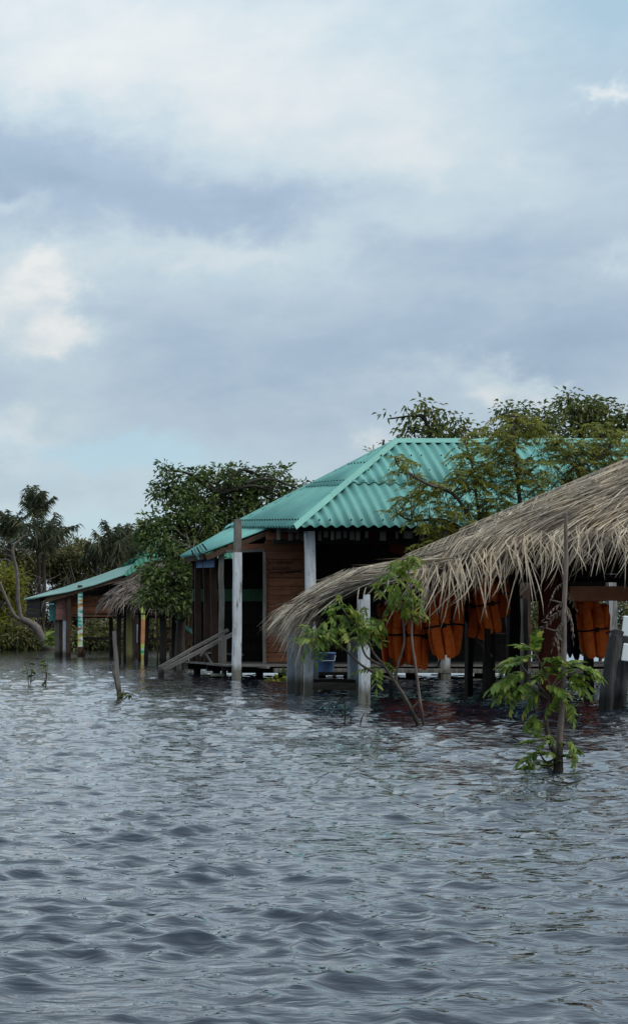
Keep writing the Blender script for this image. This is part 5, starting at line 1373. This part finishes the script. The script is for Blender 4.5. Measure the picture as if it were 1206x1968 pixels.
# dead forked tree at left
def build_dead():
    r = np.random.default_rng(12); Y = 76
    z6 = lambda x, y: at(x / 6.03, 1020 + y / 6.03, Y)
    t = thing('dead_tree', at(93, 1250, Y), 'bare grey forked dead tree leaning left out of the water', 'tree')
    P = smooth_path([z6(590, 1460), z6(560, 1380), z6(430, 1140), z6(330, 1060), z6(250, 1010), z6(215, 850), z6(205, 600), z6(195, 450), z6(150, 250), z6(170, 160), z6(230, 110), z6(285, 45)], 5)
    tube(P, np.concatenate([np.linspace(.24, .15, 20), np.linspace(.12, .03, len(P) - 20)]), 8, wob=.08).build('trunk', M_DEADW, t, True)
    P = smooth_path([z6(300, 1045), z6(180, 990), z6(110, 860), z6(50, 720), z6(0, 600), z6(-60, 480)], 5)
    tube(P, np.linspace(.11, .04, len(P)), 7, wob=.08).build('limb', M_DEADW, t, True)
    for pts, rr in (([(200, 430), (100, 340), (0, 330), (-60, 300)], .035), ([(150, 240), (60, 200), (0, 140)], .03), ([(150, 210), (300, 220), (420, 260)], .02), ([(330, 280), (380, 350), (410, 400)], .02), ([(140, 300), (70, 270), (20, 240)], .02), ([(400, 1180), (300, 1110), (180, 1050), (90, 1030)], .04), ([(160, 160), (60, 110), (0, 60)], .02)):
        P = smooth_path([z6(*q) for q in pts], 4); tube(P, np.linspace(rr, rr * .4, len(P)), 5).build('branch', M_DEADW, t, True)
build_dead()
def bare_brush():
    r = np.random.default_rng(33)
    t = thing('bare_thicket', at(110, 1247, 79), 'thin grey leafless stems rising in front of the far bank bushes', 'thicket')
    mb = MB()
    for k in range(150):
        px = r.uniform(-20, 300); y0 = r.uniform(1110, 1225); a = at(px, y0, 79 + r.uniform(-1, 3)); b = a + np.array([r.normal(0, .5), 0, r.uniform(.4, 1.5)])
        grow_branch(mb, a, b, .018, .006, r, .02, 3, 4)
    mb.build('stems', M_DEADW, t, True)
bare_brush()

# stake with drift leaves, seedlings in the water
def build_small():
    r = np.random.default_rng(14); Y = 21.1
    t = thing('grey_stake', at(231, 1343, Y), 'grey wooden stake leaning left in open water', 'stake')
    beam(at(233, 1370, Y), at(219, 1213, Y), .062, .045, segs=6, wob=.004, taper=.75).build('shaft', M_GREY, t)
    P = smooth_path([at(230, 1345, Y), at(222, 1310, Y), at(213, 1278, Y)], 4); tube(P, np.linspace(.02, .007, len(P)), 6, wob=.08).build('splinter', M_GREY, t, True)
    def sprout(label, base, stems, leafsz, n, seed, mat=M_LEAF_MID, name='seedling', group='seedlings in open water'):
        r = np.random.default_rng(seed); t = thing(name, base, label, 'seedling', group)
        pro = []
        for q in range(3):
            V = []; ts = np.linspace(0, 1, 6); ws = np.array([.1, .75, 1, .9, .6, .05])
            for a, k in zip(ts, ws): V += [(a * leafsz, -k * leafsz * .24, .04 * leafsz * k - .12 * leafsz * a * a), (a * leafsz, 0, -.12 * leafsz * a * a), (a * leafsz, k * leafsz * .24, .04 * leafsz * k - .12 * leafsz * a * a)]
            F = []
            for k in range(5): F += [[3 * k, 3 * k + 1, 3 * k + 4, 3 * k + 3], [3 * k + 1, 3 * k + 2, 3 * k + 5, 3 * k + 4]]
            pro.append(MB().add(V, F).data('leaf', mat, True, (0, 0, 0)))
        for st in stems:
            P = smooth_path([np.asarray(q, float) for q in st], 5); tube(P, np.linspace(.008, .004, len(P)), 5).build('stem', M_BARK, t, True)
            for k in range(n):
                p = P[int(len(P) * r.uniform(.25, 1)) - 1]; th = r.uniform(0, 6.28); link('leaf', pro[k % 3], t, p, basis(np.array([math.cos(th), math.sin(th), r.normal(.1, .5)]), r.normal(0, .5)), float(r.uniform(.7, 1.2)))
    Y = 26
    sprout('leafy seedling nearest the left edge poking out of the water', at(54, 1318, Y), [[at(55, 1324, Y), at(54, 1300, Y), at(49, 1272, Y)], [at(57, 1322, Y), at(61, 1295, Y), at(56, 1270, Y)]], .13, 6, 1, M_LEAF_DK)
    sprout('thin-stemmed seedling with a leaf tuft, second from the left edge', at(89, 1319, Y), [[at(88, 1324, Y), at(90, 1300, Y), at(92, 1272, Y)], [at(88, 1324, Y), at(89, 1290, Y), at(86, 1266, Y)]], .13, 7, 2, M_LEAF_MID)
    Y = 21
    sprout('low leaf clump at the foot of the leaning grey stake', at(245, 1345, Y), [[at(232, 1347, Y), at(240, 1335, Y), at(250, 1332, Y)], [at(236, 1347, Y), at(248, 1336, Y), at(262, 1337, Y)], [at(233, 1345, Y), at(236, 1332, Y), at(238, 1326, Y)]], .09, 7, 3, M_LEAF_MID)
    Y = 15.3
    for px in (661, 672, 692):
        pass
    sprout('tiny sparse weed stalk in the water left of the two-stemmed sapling', at(662, 1393, Y), [[at(661, 1398, Y), at(663, 1370, Y), at(662, 1348, Y)], [at(672, 1396, Y), at(673, 1386, Y), at(676, 1378, Y)], [at(692, 1390, Y), at(695, 1380, Y), at(699, 1372, Y)]], .035, 4, 4, M_LEAF_DRY)
    Y = 29
    sprout('floating weed clump at the water edge below the plank wall', at(530, 1308, Y), [[at(512 + k * 8, 1312 + (k % 3) * 2, Y - .4 * (k % 3)), at(516 + k * 8, 1305, Y), at(520 + k * 8, 1300 + (k % 2) * 3, Y)] for k in range(5)], .12, 5, 5, M_LEAF_OL)
    Y = 29.3
    sprout('leafy water plant beside the deck under the plank wall', at(545, 1295, Y), [[at(546, 1306, Y), at(545, 1290, Y), at(541, 1278, Y)], [at(548, 1306, Y), at(549, 1292, Y), at(552, 1283, Y)]], .13, 6, 6, M_LEAF_MID)
    Y = 74
    sprout('bright big-leaved plant at the foot of the dead tree', at(92, 1248, Y), [[at(95 + k * 3, 1250, Y), at(93 + k * 3, 1228, Y), at(90 + k * 5, 1208, Y)] for k in range(3)], .55, 7, 7, M_LEAF_BR)
build_small()
